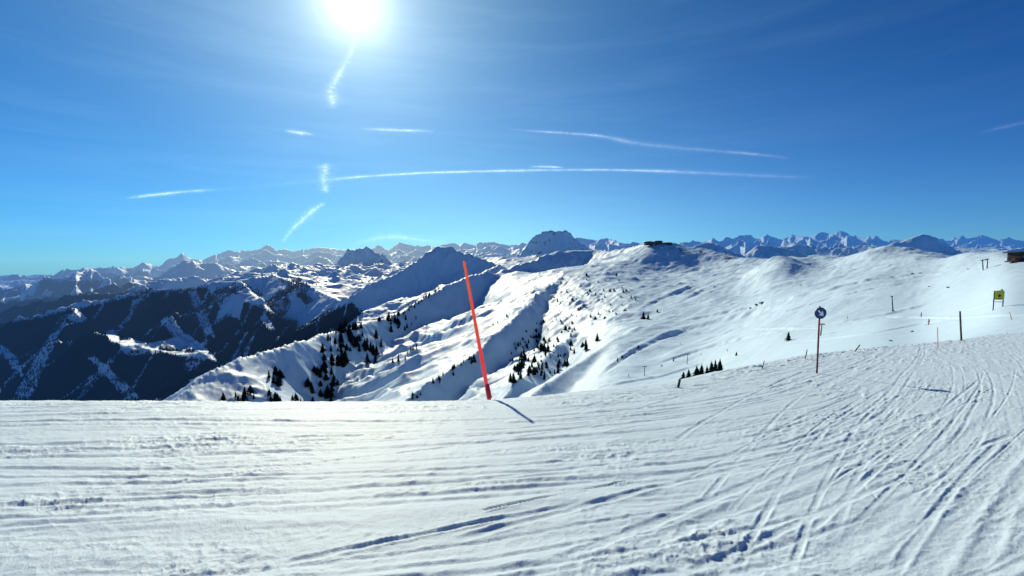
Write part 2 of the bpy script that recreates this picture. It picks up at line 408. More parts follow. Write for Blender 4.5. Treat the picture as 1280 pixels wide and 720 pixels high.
def fg_height(X, Y):
    z = fg_base(X, Y)
    Fx = flowF(X); s = Y - Fx
    wob = fbm(X, Y, 3.5, 3, 21) * 0.10
    # long striations along the flow
    a1 = perlin(X * 0.22 + s * 0.3, (s + wob) * 3.1, 31); a2 = perlin(X * 0.35, (s + wob) * 7.0, 32); a3 = perlin(X * 0.6, (s + wob) * 15.0, 33)
    patch = sstep(fbm(X, Y, 2.6, 3, 41), -0.25, 0.45)
    a4 = perlin(X * 0.9 + 3, (s + wob) * 27.0, 34)
    rs = 1 - 0.72 * sstep(X, 0.5, 4.5)
    z = z + 0.014 * a1 * rs + (0.0060 * a2 * rs + 0.0055 * a3 * rs + 0.0034 * a4) * (0.35 + 0.65 * patch)
    # ploughed crumbs, strongest in long bands
    band = sstep(perlin(X * 0.16, (s + wob) * 1.5, 51) + 0.5 * perlin(X * 0.5, s * 4.0, 52), -0.12, 0.5)
    cr = ridged(X + wob, Y * 1.0, 0.16, 3, 61, 0.6)
    cr2 = fbm(X, Y, 0.42, 4, 66, 0.55)
    cr3 = np.maximum(0, perlin(X / 0.07, Y / 0.05, 71) - 0.30)
    band = band * (1 - 0.5 * sstep(X, 0.5, 3.5))
    band = band * (0.3 + 0.7 * patch)
    z = z + band * (0.012 * np.maximum(cr, -0.35) + 0.009 * cr2) + 0.003 * cr2 + band * 0.018 * cr3 + 0.0040 * (0.5 + 0.5 * patch) * fbm(X * 0.55, s + wob, 0.07, 3, 73) + (0.28 + 0.72 * patch) * (0.010 * sstep(Y, 2.2, 6) * ridged(X * 0.30, s + wob, 0.40, 4, 75, 0.65) + 0.006 * ridged(X * 0.55, Y + 0.2 * s, 0.16, 3, 79, 0.6))
    # single tracks: groove with a berm, following or crossing the flow
    rr = np.random.default_rng(3); gmod = 0.70 + 0.40 * sstep(perlin(X / 1.1, Y / 1.1, 81) + .4 * perlin(X / .3, Y / .3, 82), -.45, .35)
    zneg = np.zeros_like(z); zpos = np.zeros_like(z)
    tr = []; calm = 1 - 0.35 * sstep(X + 0.25 * (Y - 3), 0.2, 3.0)
    for i in range(150):
        s0 = rr.uniform(-9, 26); tr.append((s0, rr.uniform(-0.05, 0.05), rr.uniform(0.017, 0.036) * (1 + 0.05 * abs(s0)), rr.uniform(0.004, 0.014), rr.uniform(0, 1) < 0.5))
    for (s0, k, wd, dp, pair) in tr:
        x0 = rr.uniform(-12, 12); ln = rr.uniform(5, 22)
        q = s + wob * 0.4 + k * (X - x0) + 0.10 * np.sin(X * 0.5 + s0 * 3) - s0
        # width measured across the track
        g = np.sqrt(1 + np.gradient(Fx, axis=1) ** 2 / np.maximum(np.gradient(X, axis=1), 1e-6) ** 2) if False else 1.0
        fade = sstep(ln - np.abs(X - x0), 0, 2.5)
        for off in ((0, 0.26) if pair else (0,)):
            e = (q - off) / wd; mk = (np.abs(e) < 5) & (fade > 0); e = e[mk]
            kq = calm[mk] * gmod[mk] * fade[mk] * dp; zneg[mk] = np.minimum(zneg[mk], -kq * np.exp(-e * e)); zpos[mk] = np.maximum(zpos[mk], kq * 0.55 * np.exp(-((e - 1.9) / 0.8) ** 2) * np.clip(0.8 + 1.3 * cr2[mk], 0.1, 1.6))
    # world-space straight-ish tracks: (x0,y0)->(x1,y1), bend, width, depth
    def line(p0, p1, bend, wd, dp, berm=0.7, r0=None):
        nonlocal z
        wd = wd * 0.62; dp = min(dp, 0.018) * 0.85
        (x0, y0), (x1, y1) = p0, p1; L = math.hypot(x1 - x0, y1 - y0); ux, uy = (x1 - x0) / L, (y1 - y0) / L
        a = (X - x0) * ux + (Y - y0) * uy; c = -(X - x0) * uy + (Y - y0) * ux
        tt = a / L; c = c - bend * 4 * tt * (1 - tt) * L * 0.25 + wob * 0.12
        e = c / wd; mk = (np.abs(e) < 3.5) & (tt > -0.02) & (tt < 1.02); e = e[mk]; tt = tt[mk]
        fade = sstep(tt, -0.02, 0.06) * sstep(1 - tt, -0.02, 0.1)
        dp *= 0.72
        kq = calm[mk] * gmod[mk] * fade * dp; zneg[mk] = np.minimum(zneg[mk], -kq * np.exp(-e ** 4)); zpos[mk] = np.maximum(zpos[mk], kq * berm * np.exp(-((np.abs(e) - 1.45) / 0.5) ** 2) * (0.5 + 1.0 * np.clip(cr2[mk] + .3, 0, 1)))
    def G(px, row):
        Yg = 918.0 / (row - 390.0); return ((px - 640) / F * Yg, Yg)
    line(G(930, 735), G(1090, 505), 0.10, 0.045, 0.030)
    line(G(1003, 735), G(1120, 500), 0.08, 0.040, 0.024)
    line(G(660, 735), G(1180, 520), 0.02, 0.075, 0.034)
    line(G(760, 720), G(1215, 505), -0.03, 0.11, 0.036)
    line(G(560, 690), G(1120, 545), 0.03, 0.06, 0.034)
    line(G(1045, 735), G(1265, 520), 0.03, 0.16, 0.020, 0.3)
    line(G(1180, 735), G(1290, 560), 0.02, 0.13, 0.034)
    line(G(1245, 735), G(1310, 580), 0.02, 0.10, 0.036)
    line(G(1140, 735), G(1262, 560), 0.03, 0.05, 0.02)
    line(G(900, 720), G(1290, 545), 0.03, 0.05, 0.026)
    line(G(-40, 578), G(700, 542), 0.05, 0.030, 0.040, 0.6)
    line(G(150, 618), G(640, 553), 0.03, 0.035, 0.034, 0.5)
    line(G(560, 612), G(780, 585), 0.03, 0.05, 0.038, 0.5)
    line(G(640, 553), G(860, 515), 0.02, 0.04, 0.045, 0.5)
    line(G(600, 650), G(840, 598), 0.02, 0.03, 0.030, 0.8)
    line(G(330, 720), G(730, 640), 0.03, 0.05, 0.030, 0.8)
    line(G(-40, 650), G(470, 655), 0.02, 0.14, 0.012, 0.4)
    line(G(1075, 600), G(1135, 660), 0.1, 0.02, 0.014)
    line(G(840, 560), G(1100, 440), 0.1, 0.05, 0.035)
    line(G(760, 530), G(1060, 447), 0.1, 0.05, 0.040)
    line(G(700, 520), G(1010, 457), 0.1, 0.05, 0.040)
    for i in range(11):
        p0 = (rr.uniform(820, 1230), rr.uniform(520, 720)); p1 = (p0[0] + rr.uniform(90, 240), rr.uniform(455, 500))
        line(G(*p0), G(*p1), rr.uniform(-.05, .12), rr.uniform(.02, .05), rr.uniform(.010, .022))
    z = z + 1.15 * (zneg + zpos * (1 + zneg / 0.012).clip(0.15, 1))
    # windblown crust and clods along the shoulder by the fence
    tE = Y - edge_Y(X)
    m = np.exp(-((tE + 0.35) / 0.6) ** 2) * sstep(X, 2.5, 7)
    z = z + m * (0.06 * np.maximum(0, ridged(X, Y, 1.1, 4, 91)) + 0.03 * cr2)
    m2 = sstep(X, 3, 9) * sstep(tE, -6, -1.5)
    z = z + m2 * (0.014 * ridged(X * 0.45 + Y * 0.1, (s + wob) * 2.2, 1.0, 4, 95))
    return z

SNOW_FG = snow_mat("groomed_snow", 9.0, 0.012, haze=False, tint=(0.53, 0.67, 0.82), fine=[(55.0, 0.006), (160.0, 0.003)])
U, Yv, UU, X, Y = make_grid(-260, 1540, 1500, 1.15, 75.0, 860)
Z = fg_height(X, Y)
grid_obj("ski_piste", X, Y, Z, SNOW_FG)
_, RW = proj(X, Y, Z); BLOCKS.append((U, X, Y, Z, np.minimum.accumulate(RW, 0) * 0 + RW))
FGZ = (X, Y, Z)
# the piste to the sides of and behind the viewer
xs = np.concatenate([np.linspace(-90, -8, 60), np.linspace(-7.8, 7.8, 80), np.linspace(8, 90, 60)]); ys = np.linspace(-60, 3.2, 140)
Xb, Yb = np.meshgrid(xs, ys); Zb = fg_base(Xb, Yb) - 0.10 + 0.02 * fbm(Xb, Yb, 1.2, 3, 8)
grid_obj("piste_behind", Xb, Yb, Zb, SNOW_FG)
print("fg", time.time() - T0)

#==MID TERRAIN (40 m - 3 km)
U, Yv, UU, X, Y = make_grid(-200, 1500, 1180, 26.0, 3200.0, 900)
LOW = 560
cols = {
 -260: [(26, 700), (150, 640), (600, 620), (3200, 560)],
 380: [(26, 700), (150, 640), (600, 600), (900, 560), (3200, 480)],
 560: [(26, 660), (100, 610), (300, 590), (600, 580), (1000, 540), (1600, 470), (2400, 385), (3200, 360)],
 640: [(26, 640), (80, 585), (180, 565), (300, 556), (420, 545), (600, 530), (850, 480), (1200, 420), (1700, 362), (2300, 340), (3200, 345)],
 700: [(26, 600), (60, 545), (120, 520), (250, 508), (330, 500), (450, 492), (620, 465), (850, 420), (1150, 372), (1500, 345), (1750, 334), (2300, 345), (3200, 345)],
 760: [(26, 575), (60, 520), (120, 500), (220, 488), (300, 470), (420, 433), (560, 420), (800, 385), (1100, 355), (1450, 334), (1650, 331), (2000, 325), (2300, 320), (2600, 335), (3200, 345)],
 820: [(26, 555), (60, 505), (120, 490), (200, 481), (280, 469), (400, 440), (520, 412), (700, 388), (950, 362), (1250, 346), (1560, 341), (1810, 306), (1900, 303.5), (2300, 330), (3200, 345)],
 870: [(26, 540), (60, 500), (120, 486), (200, 475), (280, 464), (400, 435), (520, 408), (700, 382), (950, 360), (1250, 345), (1560, 340), (1800, 312), (1900, 309.5), (2300, 330), (3200, 345)],
 930: [(26, 520), (50, 480), (120, 468), (200, 453), (280, 437), (400, 413), (600, 383), (850, 357), (1100, 338), (1350, 330), (1700, 325), (1850, 322), (2300, 335), (3200, 345)],
 970: [(26, 510), (45, 470), (110, 457), (200, 438), (300, 414), (420, 393), (600, 367), (800, 343), (900, 326), (950, 322), (1100, 327), (1500, 326), (1700, 330), (2300, 340), (3200, 345)],
 1030: [(26, 490), (40, 454), (80, 441), (140, 430), (220, 412), (320, 390), (450, 368), (650, 348), (900, 332), (1200, 322), (1350, 323), (1800, 335), (3200, 345)],
 1100: [(26, 475), (35, 447), (60, 433), (100, 421), (165, 405), (250, 389), (360, 366), (500, 343), (700, 325), (850, 312), (1000, 313), (1300, 330), (3200, 345)],
 1160: [(26, 475), (35, 447), (60, 430), (100, 416), (160, 401), (230, 384), (320, 363), (440, 342), (580, 325), (720, 313), (850, 318), (1300, 335), (3200, 345)],
 1210: [(26, 455), (33, 435), (45, 424), (65, 411), (100, 396), (155, 379), (230, 358), (330, 338), (450, 322), (540, 316), (640, 320), (1200, 335), (3200, 345)],
 1250: [(26, 450), (36, 427), (46, 412), (62, 393), (92, 375), (140, 359), (215, 342), (290, 330), (380, 319), (430, 317), (520, 321), (1200, 335), (3200, 345)],
 1300: [(26, 440), (40, 414), (55, 392), (85, 372), (130, 354), (190, 338), (260, 328), (330, 322), (420, 327), (1200, 340), (3200, 345)],
 1500: [(26, 430), (40, 400), (80, 370), (130, 350), (190, 335), (260, 325), (330, 322), (600, 327), (1200, 340), (3200, 345)],
}
RW0 = table_rows(U, Yv, cols, None)
Zb = zrow(RW0, Y)
mids = [
 # hump with the forest, running up to the main ridge
 Ridge([(150, 560, 640), (205, 515, 700), (228, 490, 760), (255, 466, 820), (300, 443, 900), (345, 431, 1000), (372, 427, 1070)], .55, .30, 130, .10, seed=3, fr=.75),
 Ridge([(370, 428, 1060), (420, 412, 1280), (455, 402, 1480), (482, 397, 1640), (512, 383, 1800), (542, 363, 1950), (566, 351, 2080), (600, 340, 2280), (625, 329, 2500)], .60, .95, 130, .10, seed=4),
 # bright spur
 Ridge([(470, 520, 560), (500, 500, 600), (532, 478, 650), (562, 457, 710), (600, 432, 800), (632, 405, 900), (655, 385, 1030), (690, 352, 1350), (715, 338, 1600), (760, 331, 1750)], .36, 1.0, 90, .10, seed=5, fr=-.58),
 # scrub rib under the knoll
 Ridge([(608, 520, 430), (640, 486, 480), (665, 462, 540), (690, 440, 640), (720, 410, 780)], .42, .50, 60, .16, seed=6),
 # groomed run edge
 Ridge([(640, 515, 290), (668, 493, 315), (700, 466, 345), (730, 446, 390), (760, 430, 430), (800, 408, 510)], .75, .16, 60, .03, seed=7),
 # ribbed knoll left of the summit station
 Ridge([(600, 345, 2300), (640, 333, 2400), (668, 325, 2500), (690, 313, 2600), (715, 312, 2650), (745, 313, 2650), (775, 317, 2600)], .5, .52, 110, .30, seed=8),
 Ridge([(745, 313, 2650), (790, 308, 2300), (815, 303, 2000), (838, 303, 1960), (870, 311, 1950), (905, 317, 1950), (938, 324, 1900)], .5, .60, 90, .12, seed=9),
]
Zr = None
for r_ in mids:
    h = r_.field(X, Y); Zr = h if Zr is None else smax(Zr, h, 4 + Y * 0.006)
leftw = 1 - sstep(UU, 640, 760)
Z = smax(Zb, Zr, 3 + Y * 0.008)
# relief
RWp = RW0
amp = 0.35 + 0.0085 * Y * (0.35 + 0.65 * sstep(-UU, -820, -600)) 
smoothright = sstep(UU, 700, 860)
rough = (1 - 0.72 * smoothright * (1 - 0.55 * sstep(Y, 700, 1200)))
n1 = fbm(X, Y, 260, 5, 101, 0.5); n2 = ridged(X + 30 * n1, Y, 170, 5, 111, 0.5); n3 = fbm(X, Y, 42, 4, 121, 0.55)
wts = np.clip(Y / 700, 0.0, 1.0)
fade = sstep(Y, 60, 250)
Z = Z + fade * (wts * (5.5 * n1 * (0.4 + 0.6 * rough) + 7.0 * n2 * rough) + wts * 1.2 * n3 * (0.35 + 0.65 * rough)) + 0.10 * fbm(X, Y, 9, 4, 131) * sstep(Y, 30, 90) * (0.4 + Y / 500)
# wind ripples / piste corrugations on the groomed run
Z = Z + sstep(UU, 690, 760) * sstep(Y, 100, 200) * 0.0013 * Y * fbm(X * 0.25 + Y * 0.12, Y * 1.0 - X * 0.9, 30, 4, 141, 0.6)
bw = sstep(UU, 700, 800) * sstep(Y, 90, 260)
Z = Z + bw * (5.5 * fbm(X * 0.9 + Y * 0.2, Y * 0.6 - X * 0.2, 210, 3, 156) + 3.0 * fbm(X * 0.8 + Y * 0.3, Y * 0.7 - X * 0.25, 120, 4, 151) + 0.9 * ridged(X * 0.5 + Y * 0.2, Y - X * 0.35, 60, 4, 161)) * np.clip(Y / 500, .15, 1.3)
kn = np.exp(-(((UU - 700) / 75) ** 2 + ((RW0 - 385) / 42) ** 2)) * sstep(Y, 400, 700)
Z = Z + kn * (5.0 * ridged(X, Y, 70, 4, 171, 0.6) + 2.0 * ridged(X, Y, 26, 3, 181))
# summit bowl face in the shade
# groomed bench cuts (roads) on the bowl
def cut(Z, pts, wpx, depth):
    P = np.array([(a, b) for a, b in pts], float)
    PX, PR = UU, RWV
    m = np.zeros_like(Z)
    rr_ = np.interp(PX, P[:, 0], P[:, 1]); e = (PR - rr_) / wpx
    inr = sstep(PX, P[0, 0] - 3, P[0, 0] + 20) * sstep(-PX, -P[-1, 0] - 3, -P[-1, 0] + 20)
    return Z - inr * depth * 1.8 * Y * e * np.exp(-e * e)
_, RWV = proj(X, Y, Z)
for (pts, wp, dp) in [
    ([(745, 472), (790, 440), (830, 420), (880, 405), (940, 392), (985, 380)], 3.2, 0.0035),
    ([(820, 455), (900, 430), (980, 412), (1060, 402), (1110, 393), (1165, 380)], 1.6, 0.0024),
    ([(850, 402), (930, 386), (1010, 368), (1090, 349), (1180, 342)], 1.6, 0.0022),
    ([(940, 412), (1030, 410), (1110, 396), (1200, 398), (1290, 392)], 1.2, 0.0024),
    ([(700, 500), (760, 482), (830, 470), (930, 440)], 1.4, 0.0022),
    ([(870, 430), (950, 400), (1040, 372), (1110, 356)], 1.2, 0.0018),
    ([(1000, 428), (1090, 417), (1180, 400), (1260, 372)], 1.2, 0.0016),
    ([(845, 380), (880, 362), (930, 345), (960, 330)], 2.2, 0.0022),
    ([(800, 385), (840, 368), (862, 358), (880, 366)], 2.4, 0.0030)]:
    Z = cut(Z, pts, wp, dp)
PXm, RWm = proj(X, Y, Z)
vis = np.minimum.accumulate(RWm, 0)
sx, sy = slope_of(X, Y, Z); steep = np.hypot(sx, sy)
rock = sstep(steep, 1.5, 2.2) * 0.5 * (Y > 900)
rock = np.maximum(rock, poly_mask(PXm, RWm, [([(845, 308), (870, 312), (905, 314), (925, 318), (930, 326), (905, 328), (880, 322), (850, 316)], .55),
                                             ([(690, 318), (720, 316), (735, 325), (715, 338), (695, 336)], .42)], 2) * sstep(fbm(X, Y, 90, 3, 77), -.25, .3) * (Y > 1400))
FOREST_MID = [([(395, 505), (405, 470), (372, 455), (378, 432), (410, 420), (440, 402), (480, 398), (480, 420), (450, 440), (432, 470), (420, 505)], .5)]
forest = np.zeros_like(Z)
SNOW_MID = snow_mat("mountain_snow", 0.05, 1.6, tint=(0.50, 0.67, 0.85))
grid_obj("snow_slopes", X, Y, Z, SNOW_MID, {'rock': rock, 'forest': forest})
BLOCKS.append((U, X, Y, Z, RWm)); MID = (U, X, Y, Z, RWm)
print("mid", time.time() - T0)

#==VALLEY MOUNTAINS (2.6 - 9 km)
U, Yv, UU, X, Y = make_grid(-330, 1620, 1500, 2500.0, 11500.0, 560)
cols = {
 -330: [(2500, 620), (3200, 600), (3600, 560), (4600, 520), (6000, 500), (8000, 470), (11500, 440)],
 140: [(2500, 600), (3000, 580), (3500, 540), (4600, 500), (6000, 470), (8000, 450), (11500, 420)],
 240: [(2500, 590), (3000, 550), (3500, 490), (4600, 400), (5200, 372), (6500, 368), (8000, 366), (11500, 365)],
 330: [(2500, 560), (3000, 500), (3800, 420), (4300, 365), (4800, 350), (6000, 340), (7500, 334), (9000, 345), (11500, 350)],
 440: [(2500, 520), (3000, 450), (3600, 400), (4300, 362), (5000, 350), (6200, 340), (7500, 333), (9000, 345), (11500, 350)],
 520: [(2500, 480), (3400, 400), (4300, 370), (5000, 350), (6200, 338), (7500, 330), (9000, 340), (11500, 350)],
 640: [(2500, 420), (3400, 370), (4300, 345), (5500, 330), (7000, 322), (9000, 330), (11500, 345)],
 760: [(2500, 420), (4300, 360), (5500, 330), (7000, 320), (9000, 325), (11500, 345)],
 1000: [(2500, 420), (4300, 350), (6000, 332), (8500, 320), (11500, 318)],
 1620: [(2500, 420), (4300, 350), (6000, 335), (8500, 322), (11500, 318)],
}
RW0 = table_rows(U, Yv, cols, None); Zb = zrow(RW0, Y)
vr = [
 Ridge([(-330, 430, 4300), (-120, 415, 4200), (0, 402, 4050), (40, 392, 4100), (80, 382, 4200), (123, 374, 4300), (160, 363, 4400), (193, 360, 4450), (233, 358, 4450), (267, 352, 4500), (300, 346, 4500), (318, 343, 4500), (340, 340, 4700), (390, 338, 5200)], .55, 1.0, 300, .26, .08, seed=20),
 Ridge([(300, 348, 4400), (325, 375, 4000), (350, 398, 3600), (372, 420, 3250), (385, 450, 2900)], .6, .6, 220, .2, seed=21),
 Ridge([(225, 362, 4300), (215, 395, 3900), (196, 420, 3600), (165, 428, 3450)], .6, .6, 220, .2, seed=22),
 Ridge([(90, 385, 4100), (75, 420, 3700), (60, 465, 3300), (30, 520, 2900)], .6, .6, 220, .2, seed=23),
 # shelf with the sunny meadow
 Ridge([(120, 415, 3550), (160, 432, 3420), (200, 440, 3350), (240, 438, 3350), (270, 447, 3250), (290, 462, 3100)], .12, .75, 200, .12, seed=24),
 # forest spur in front
 Ridge([(255, 490, 2750), (290, 455, 2900), (330, 432, 3000), (380, 405, 3200), (420, 385, 3400), (455, 372, 3600), (490, 360, 3800)], .62, .66, 200, .15, seed=25),
 Ridge([(-330, 402, 6800), (-60, 396, 6600), (20, 386, 6500), (70, 372, 6700), (110, 366, 7000), (150, 360, 7400), (190, 352, 7800), (240, 345, 8300)], .5, .6, 350, .3, seed=41),
 Ridge([(-200, 380, 9200), (-20, 378, 9000), (40, 373, 8900), (90, 366, 9300), (135, 356, 9700), (170, 350, 10300)], .5, .6, 350, .3, seed=42),
 # plateau ridges
 Ridge([(340, 341, 4700), (380, 352, 4300), (420, 368, 3900), (450, 385, 3600)], .40, .55, 220, .22, seed=26),
 Ridge([(385, 338, 5400), (430, 345, 4900), (470, 352, 4500), (480, 372, 4000)], .35, .45, 240, .25, seed=27),
 # lit shoulder
 Ridge([(425, 403, 2600), (445, 390, 2650), (475, 380, 2750), (510, 372, 2850), (550, 358, 2950)], .5, .30, 150, .08, seed=28),
 # blue hill
 Ridge([(400, 392, 3000), (432, 371, 3050), (470, 350, 3150), (500, 336, 3250), (530, 316, 3350), (548, 308, 3400), (560, 308, 3400), (578, 313, 3350), (600, 318, 3300), (628, 328, 3200)], .5, 1.15, 160, .10, .0, seed=29),
 # pyramid
 Ridge([(385, 338, 7600), (415, 326, 7800), (430, 313, 7900), (447, 306, 8000), (462, 308, 8000), (476, 317, 7900), (497, 328, 7800), (520, 338, 7600)], .6, 1.3, 300, .25, seed=30),
 # rock massif
 Ridge([(640, 325, 9000), (654, 312, 9100), (660, 301, 9200), (668, 293, 9200), (680, 290, 9200), (690, 288, 9200), (699, 286, 9200), (712, 291, 9200), (722, 298, 9100), (735, 309, 9000), (750, 320, 8900)], .8, 1.5, 300, .5, seed=31),
 # right side peaks
 Ridge([(845, 312, 5600), (868, 305, 5700), (885, 302, 5800), (905, 307, 5800), (930, 316, 5700)], .5, .46, 260, .45, seed=32),
 Ridge([(925, 320, 6400), (950, 303, 6500), (980, 306, 6500), (1010, 318, 6400)], .5, .42, 300, .55, seed=33),
 Ridge([(1085, 316, 7600), (1110, 306, 7700), (1130, 300, 7800), (1147, 293, 7800), (1160, 292, 7800), (1172, 299, 7800), (1190, 309, 7700), (1215, 318, 7500)], .6, .62, 420, .50, seed=34),
 Ridge([(950, 310, 9000), (990, 305, 9300), (1040, 308, 8800), (1075, 304, 8600), (1095, 306, 8500)], .5, .6, 350, .35, seed=35),
 Ridge([(1215, 316, 8200), (1250, 312, 8000), (1290, 306, 8000), (1340, 300, 8200), (1450, 310, 8200), (1620, 300, 8500)], .5, .6, 350, .35, seed=36),
]
Zr = None
for r_ in vr:
    h = r_.field(X, Y); Zr = h if Zr is None else smax(Zr, h, 25)
Z = smax(Zb, Zr, 35)
n1 = fbm(X, Y, 900, 5, 201, 0.5); n2 = ridged(X + 120 * n1, Y, 700, 6, 211, 0.5); n3 = fbm(X, Y, 120, 3, 221, 0.55)
pl = sstep(Y, 4600, 5400) * sstep(-UU, -640, -560)
Z = Z + 22 * n1 + 34 * (n2 - 0.2) * (1 + 1.1 * pl) + 5 * n3 + pl * (30 * ridged(X * 1.0 + 60 * n1, Y * 0.75, 520, 3, 231) + 16 * fbm(X, Y, 260, 3, 235))
Z = Z + np.exp(-((UU - 692) / 42) ** 4) * sstep(Y, 8000, 8600) * (44 * ridged(X, Y, 420, 5, 241, 0.65) - 14)
Z = Z + np.exp(-((UU - 450) / 60) ** 4) * sstep(Y, 7000, 7400) * 22 * ridged(X, Y, 380, 4, 243, 0.6)
PXv, RWv = proj(X, Y, Z)
sx, sy = slope_of(X, Y, Z); steep = np.hypot(sx, sy)
rock = sstep(steep, 1.6, 2.4) * 0.5
rock = np.maximum(rock, poly_mask(PXv, RWv, [([(650, 315), (660, 298), (690, 284), (725, 296), (738, 312)], .30), ([(425, 318), (447, 303), (470, 311), (500, 330), (470, 326), (450, 316)], .25)], 3) * (Y > 6500))
FOREST_FAR = [
 ([(-340, 440), (0, 405), (50, 396), (100, 384), (130, 378), (175, 366), (230, 362), (262, 358), (275, 385), (268, 405), (300, 385), (345, 395), (372, 402), (372, 430), (300, 470), (230, 520), (-340, 520)], .78),
 ([(270, 362), (295, 360), (300, 375), (330, 385), (352, 398), (330, 400), (290, 388), (270, 378)], .7),
 ([(366, 366), (378, 362), (392, 376), (384, 384)], .6),
 ([(250, 500), (290, 455), (350, 425), (400, 398), (425, 384), (440, 378), (452, 392), (430, 410), (400, 440), (380, 510), (240, 520)], .9),
 ([(350, 350), (375, 348), (392, 362), (372, 372), (358, 362)], .45),
]
GAPS = [
 ([(150, 427), (165, 424), (185, 430), (215, 424), (235, 418), (262, 440), (272, 452), (248, 448), (222, 445), (200, 440), (165, 445), (152, 440)], 1.0),
 ([(132, 416), (142, 412), (152, 428), (140, 430)], .8),
 ([(262, 360), (285, 365), (304, 372), (300, 400), (290, 395), (278, 378), (266, 370)], 1.0),
 ([(80, 395), (105, 380), (100, 385), (108, 400), (92, 404)], .6),
 ([(110, 448), (118, 445), (160, 480), (175, 498), (160, 500)], .55),
 ([(15, 500), (30, 470), (55, 430), (75, 395), (84, 400), (60, 450), (38, 500)], .45),
 ([(0, 430), (20, 445), (30, 470), (26, 472), (0, 440)], .6),
 ([(200, 400), (215, 395), (240, 430), (225, 432)], .55),
 ([(235, 365), (245, 362), (262, 400), (268, 420), (255, 418)], .5),
 ([(330, 392), (338, 402), (344, 412), (338, 414), (326, 400)], .9),
]
forest = poly_mask(PXv, RWv, FOREST_FAR, 3.5) * (Y < 5200)
forest = np.clip(forest - poly_mask(PXv, RWv, GAPS, 2.5), 0, 1)
gull = np.abs(perlin(X / 260, Y / 900, 333)); forest = forest * (0.55 + 0.45 * sstep(gull, 0.02, 0.16))
forest = np.maximum(forest, 0.5 * sstep(fbm(X, Y, 500, 4, 345), 0.15, 0.5) * sstep(-RWv, -345, -365) * (Y < 5500) * (UU < 430))
dk = (Y > 5000) * (Z < zrow(322, Y)) * (UU > 860)
forest = np.maximum(forest, 0.75 * (Y > 5600) * (UU < 190) * sstep(-Z, 380, 620))
forest = np.maximum(forest, 0.32 * dk * sstep(fbm(X, Y, 700, 3, 355), 0.1, 0.5))
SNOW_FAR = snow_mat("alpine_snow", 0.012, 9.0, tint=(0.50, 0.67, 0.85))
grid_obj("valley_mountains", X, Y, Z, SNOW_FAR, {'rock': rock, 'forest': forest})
BLOCKS.append((U, X, Y, Z, RWv)); VAL = (U, X, Y, Z, RWv, forest)
print("valley", time.time() - T0)

#==DISTANT RANGES (9 - 45 km)
U, Yv, UU, X, Y = make_grid(-400, 1700, 1700, 9500.0, 42000.0, 520)
Z = np.full(X.shape, -1500.0)
A = [(-400, 350), (-100, 346), (0, 346), (23, 343), (37, 345), (57, 341), (68, 343), (80, 336), (95, 337), (107, 332), (127, 335), (147, 331), (165, 332), (180, 328), (200, 332), (213, 323), (230, 317), (240, 321), (253, 323), (262, 320), (273, 318), (287, 313), (300, 314), (317, 311), (337, 306), (347, 310), (365, 313), (380, 311), (400, 307), (420, 310), (445, 312), (473, 306), (487, 309), (500, 303), (510, 305), (540, 307), (557, 305), (580, 303), (595, 304), (613, 300), (635, 304), (657, 304), (690, 302), (720, 295), (743, 298), (757, 297), (773, 301), (793, 303), (830, 306), (860, 302), (880, 299), (900, 298), (913, 296), (930, 292), (947, 295), (960, 292), (975, 296), (990, 292), (1010, 293), (1033, 290), (1048, 289), (1065, 292), (1086, 295), (1107, 298), (1130, 299), (1165, 300), (1189, 297), (1207, 294), (1221, 293), (1242, 297), (1260, 296), (1280, 299), (1330, 294), (1450, 300), (1700, 296)]
def rng_poly(off, Y0, jag, seed, pts=A, keep=None, step=9):
    rr = np.random.default_rng(seed); us = np.arange(-400, 1701, step) + rr.uniform(-3, 3, len(np.arange(-400, 1701, step)))
    if keep is None: us = np.array(sorted(set([p[0] for p in pts]) | set(us[::3].tolist())))
    rows = np.interp(us, [p[0] for p in pts], [p[1] for p in pts]) + off + rr.uniform(-jag, jag, len(us))
    return [(u_, r_, Y0 * (1 + 0.05 * math.sin(u_ * 0.02 + seed) + 0.03 * rr.uniform(-1, 1))) for u_, r_ in zip(us, rows)]
def crest_profile(pts, sl_near, sl_far, rib, wl, seed):
    """range as a long crest: height falls off either side of a wandering line"""
    us = np.array([p[0] for p in pts]); rw = np.array([p[1] for p in pts]); yy = np.array([p[2] for p in pts])
    r = np.interp(UU, us, rw); y = np.interp(UU, us, yy); z = zrow(r, y)
    dY = Y - y; dist = np.abs(dY)
    wob = perlin(X / (wl * 3), Y / (wl * 3), seed + 9) * wl
    rb = np.abs(perlin((X + wob) / wl, Y / (wl * 6), seed)) * 2 + .5 * np.abs(perlin((X + wob) / wl * 2.1, Y / (wl * 3), seed + 1)) * 2
    rb2 = np.abs(perlin((X + 0.7 * Y) / (wl * 1.6), (Y - 0.7 * X) / (wl * 5), seed + 4)) * 2
    s_ = np.where(dY < 0, sl_near, sl_far)
    return z - s_ * dist - rib * (rb + 0.6 * rb2) * np.minimum(dist, 1600)
rgs = [(rng_poly(0, 31000, 0.0, 1), .42, .5, .22, 1300, 301),
       (rng_poly(7, 25000, 2.5, 2), .38, .5, .28, 1100, 311),
       (rng_poly(13, 20000, 4.0, 3), .34, .5, .30, 1000, 321),
       (rng_poly(19, 15500, 5.0, 4), .30, .5, .30, 850, 331),
       (rng_poly(27, 12000, 6.0, 5), .28, .5, .30, 700, 341)]
B = [(-400, 372), (-100, 366), (0, 362), (23, 356), (40, 352), (60, 345), (75, 343), (95, 337), (107, 333), (120, 337), (140, 347), (160, 356), (190, 345), (215, 330), (232, 320), (255, 326), (280, 332), (310, 338), (400, 345), (700, 345), (1700, 345)]
for i, (p, a, b, c, wl_, sd) in enumerate(rgs):
    h = crest_profile(p, a, b, c, wl_, sd); Z = np.maximum(Z, h)
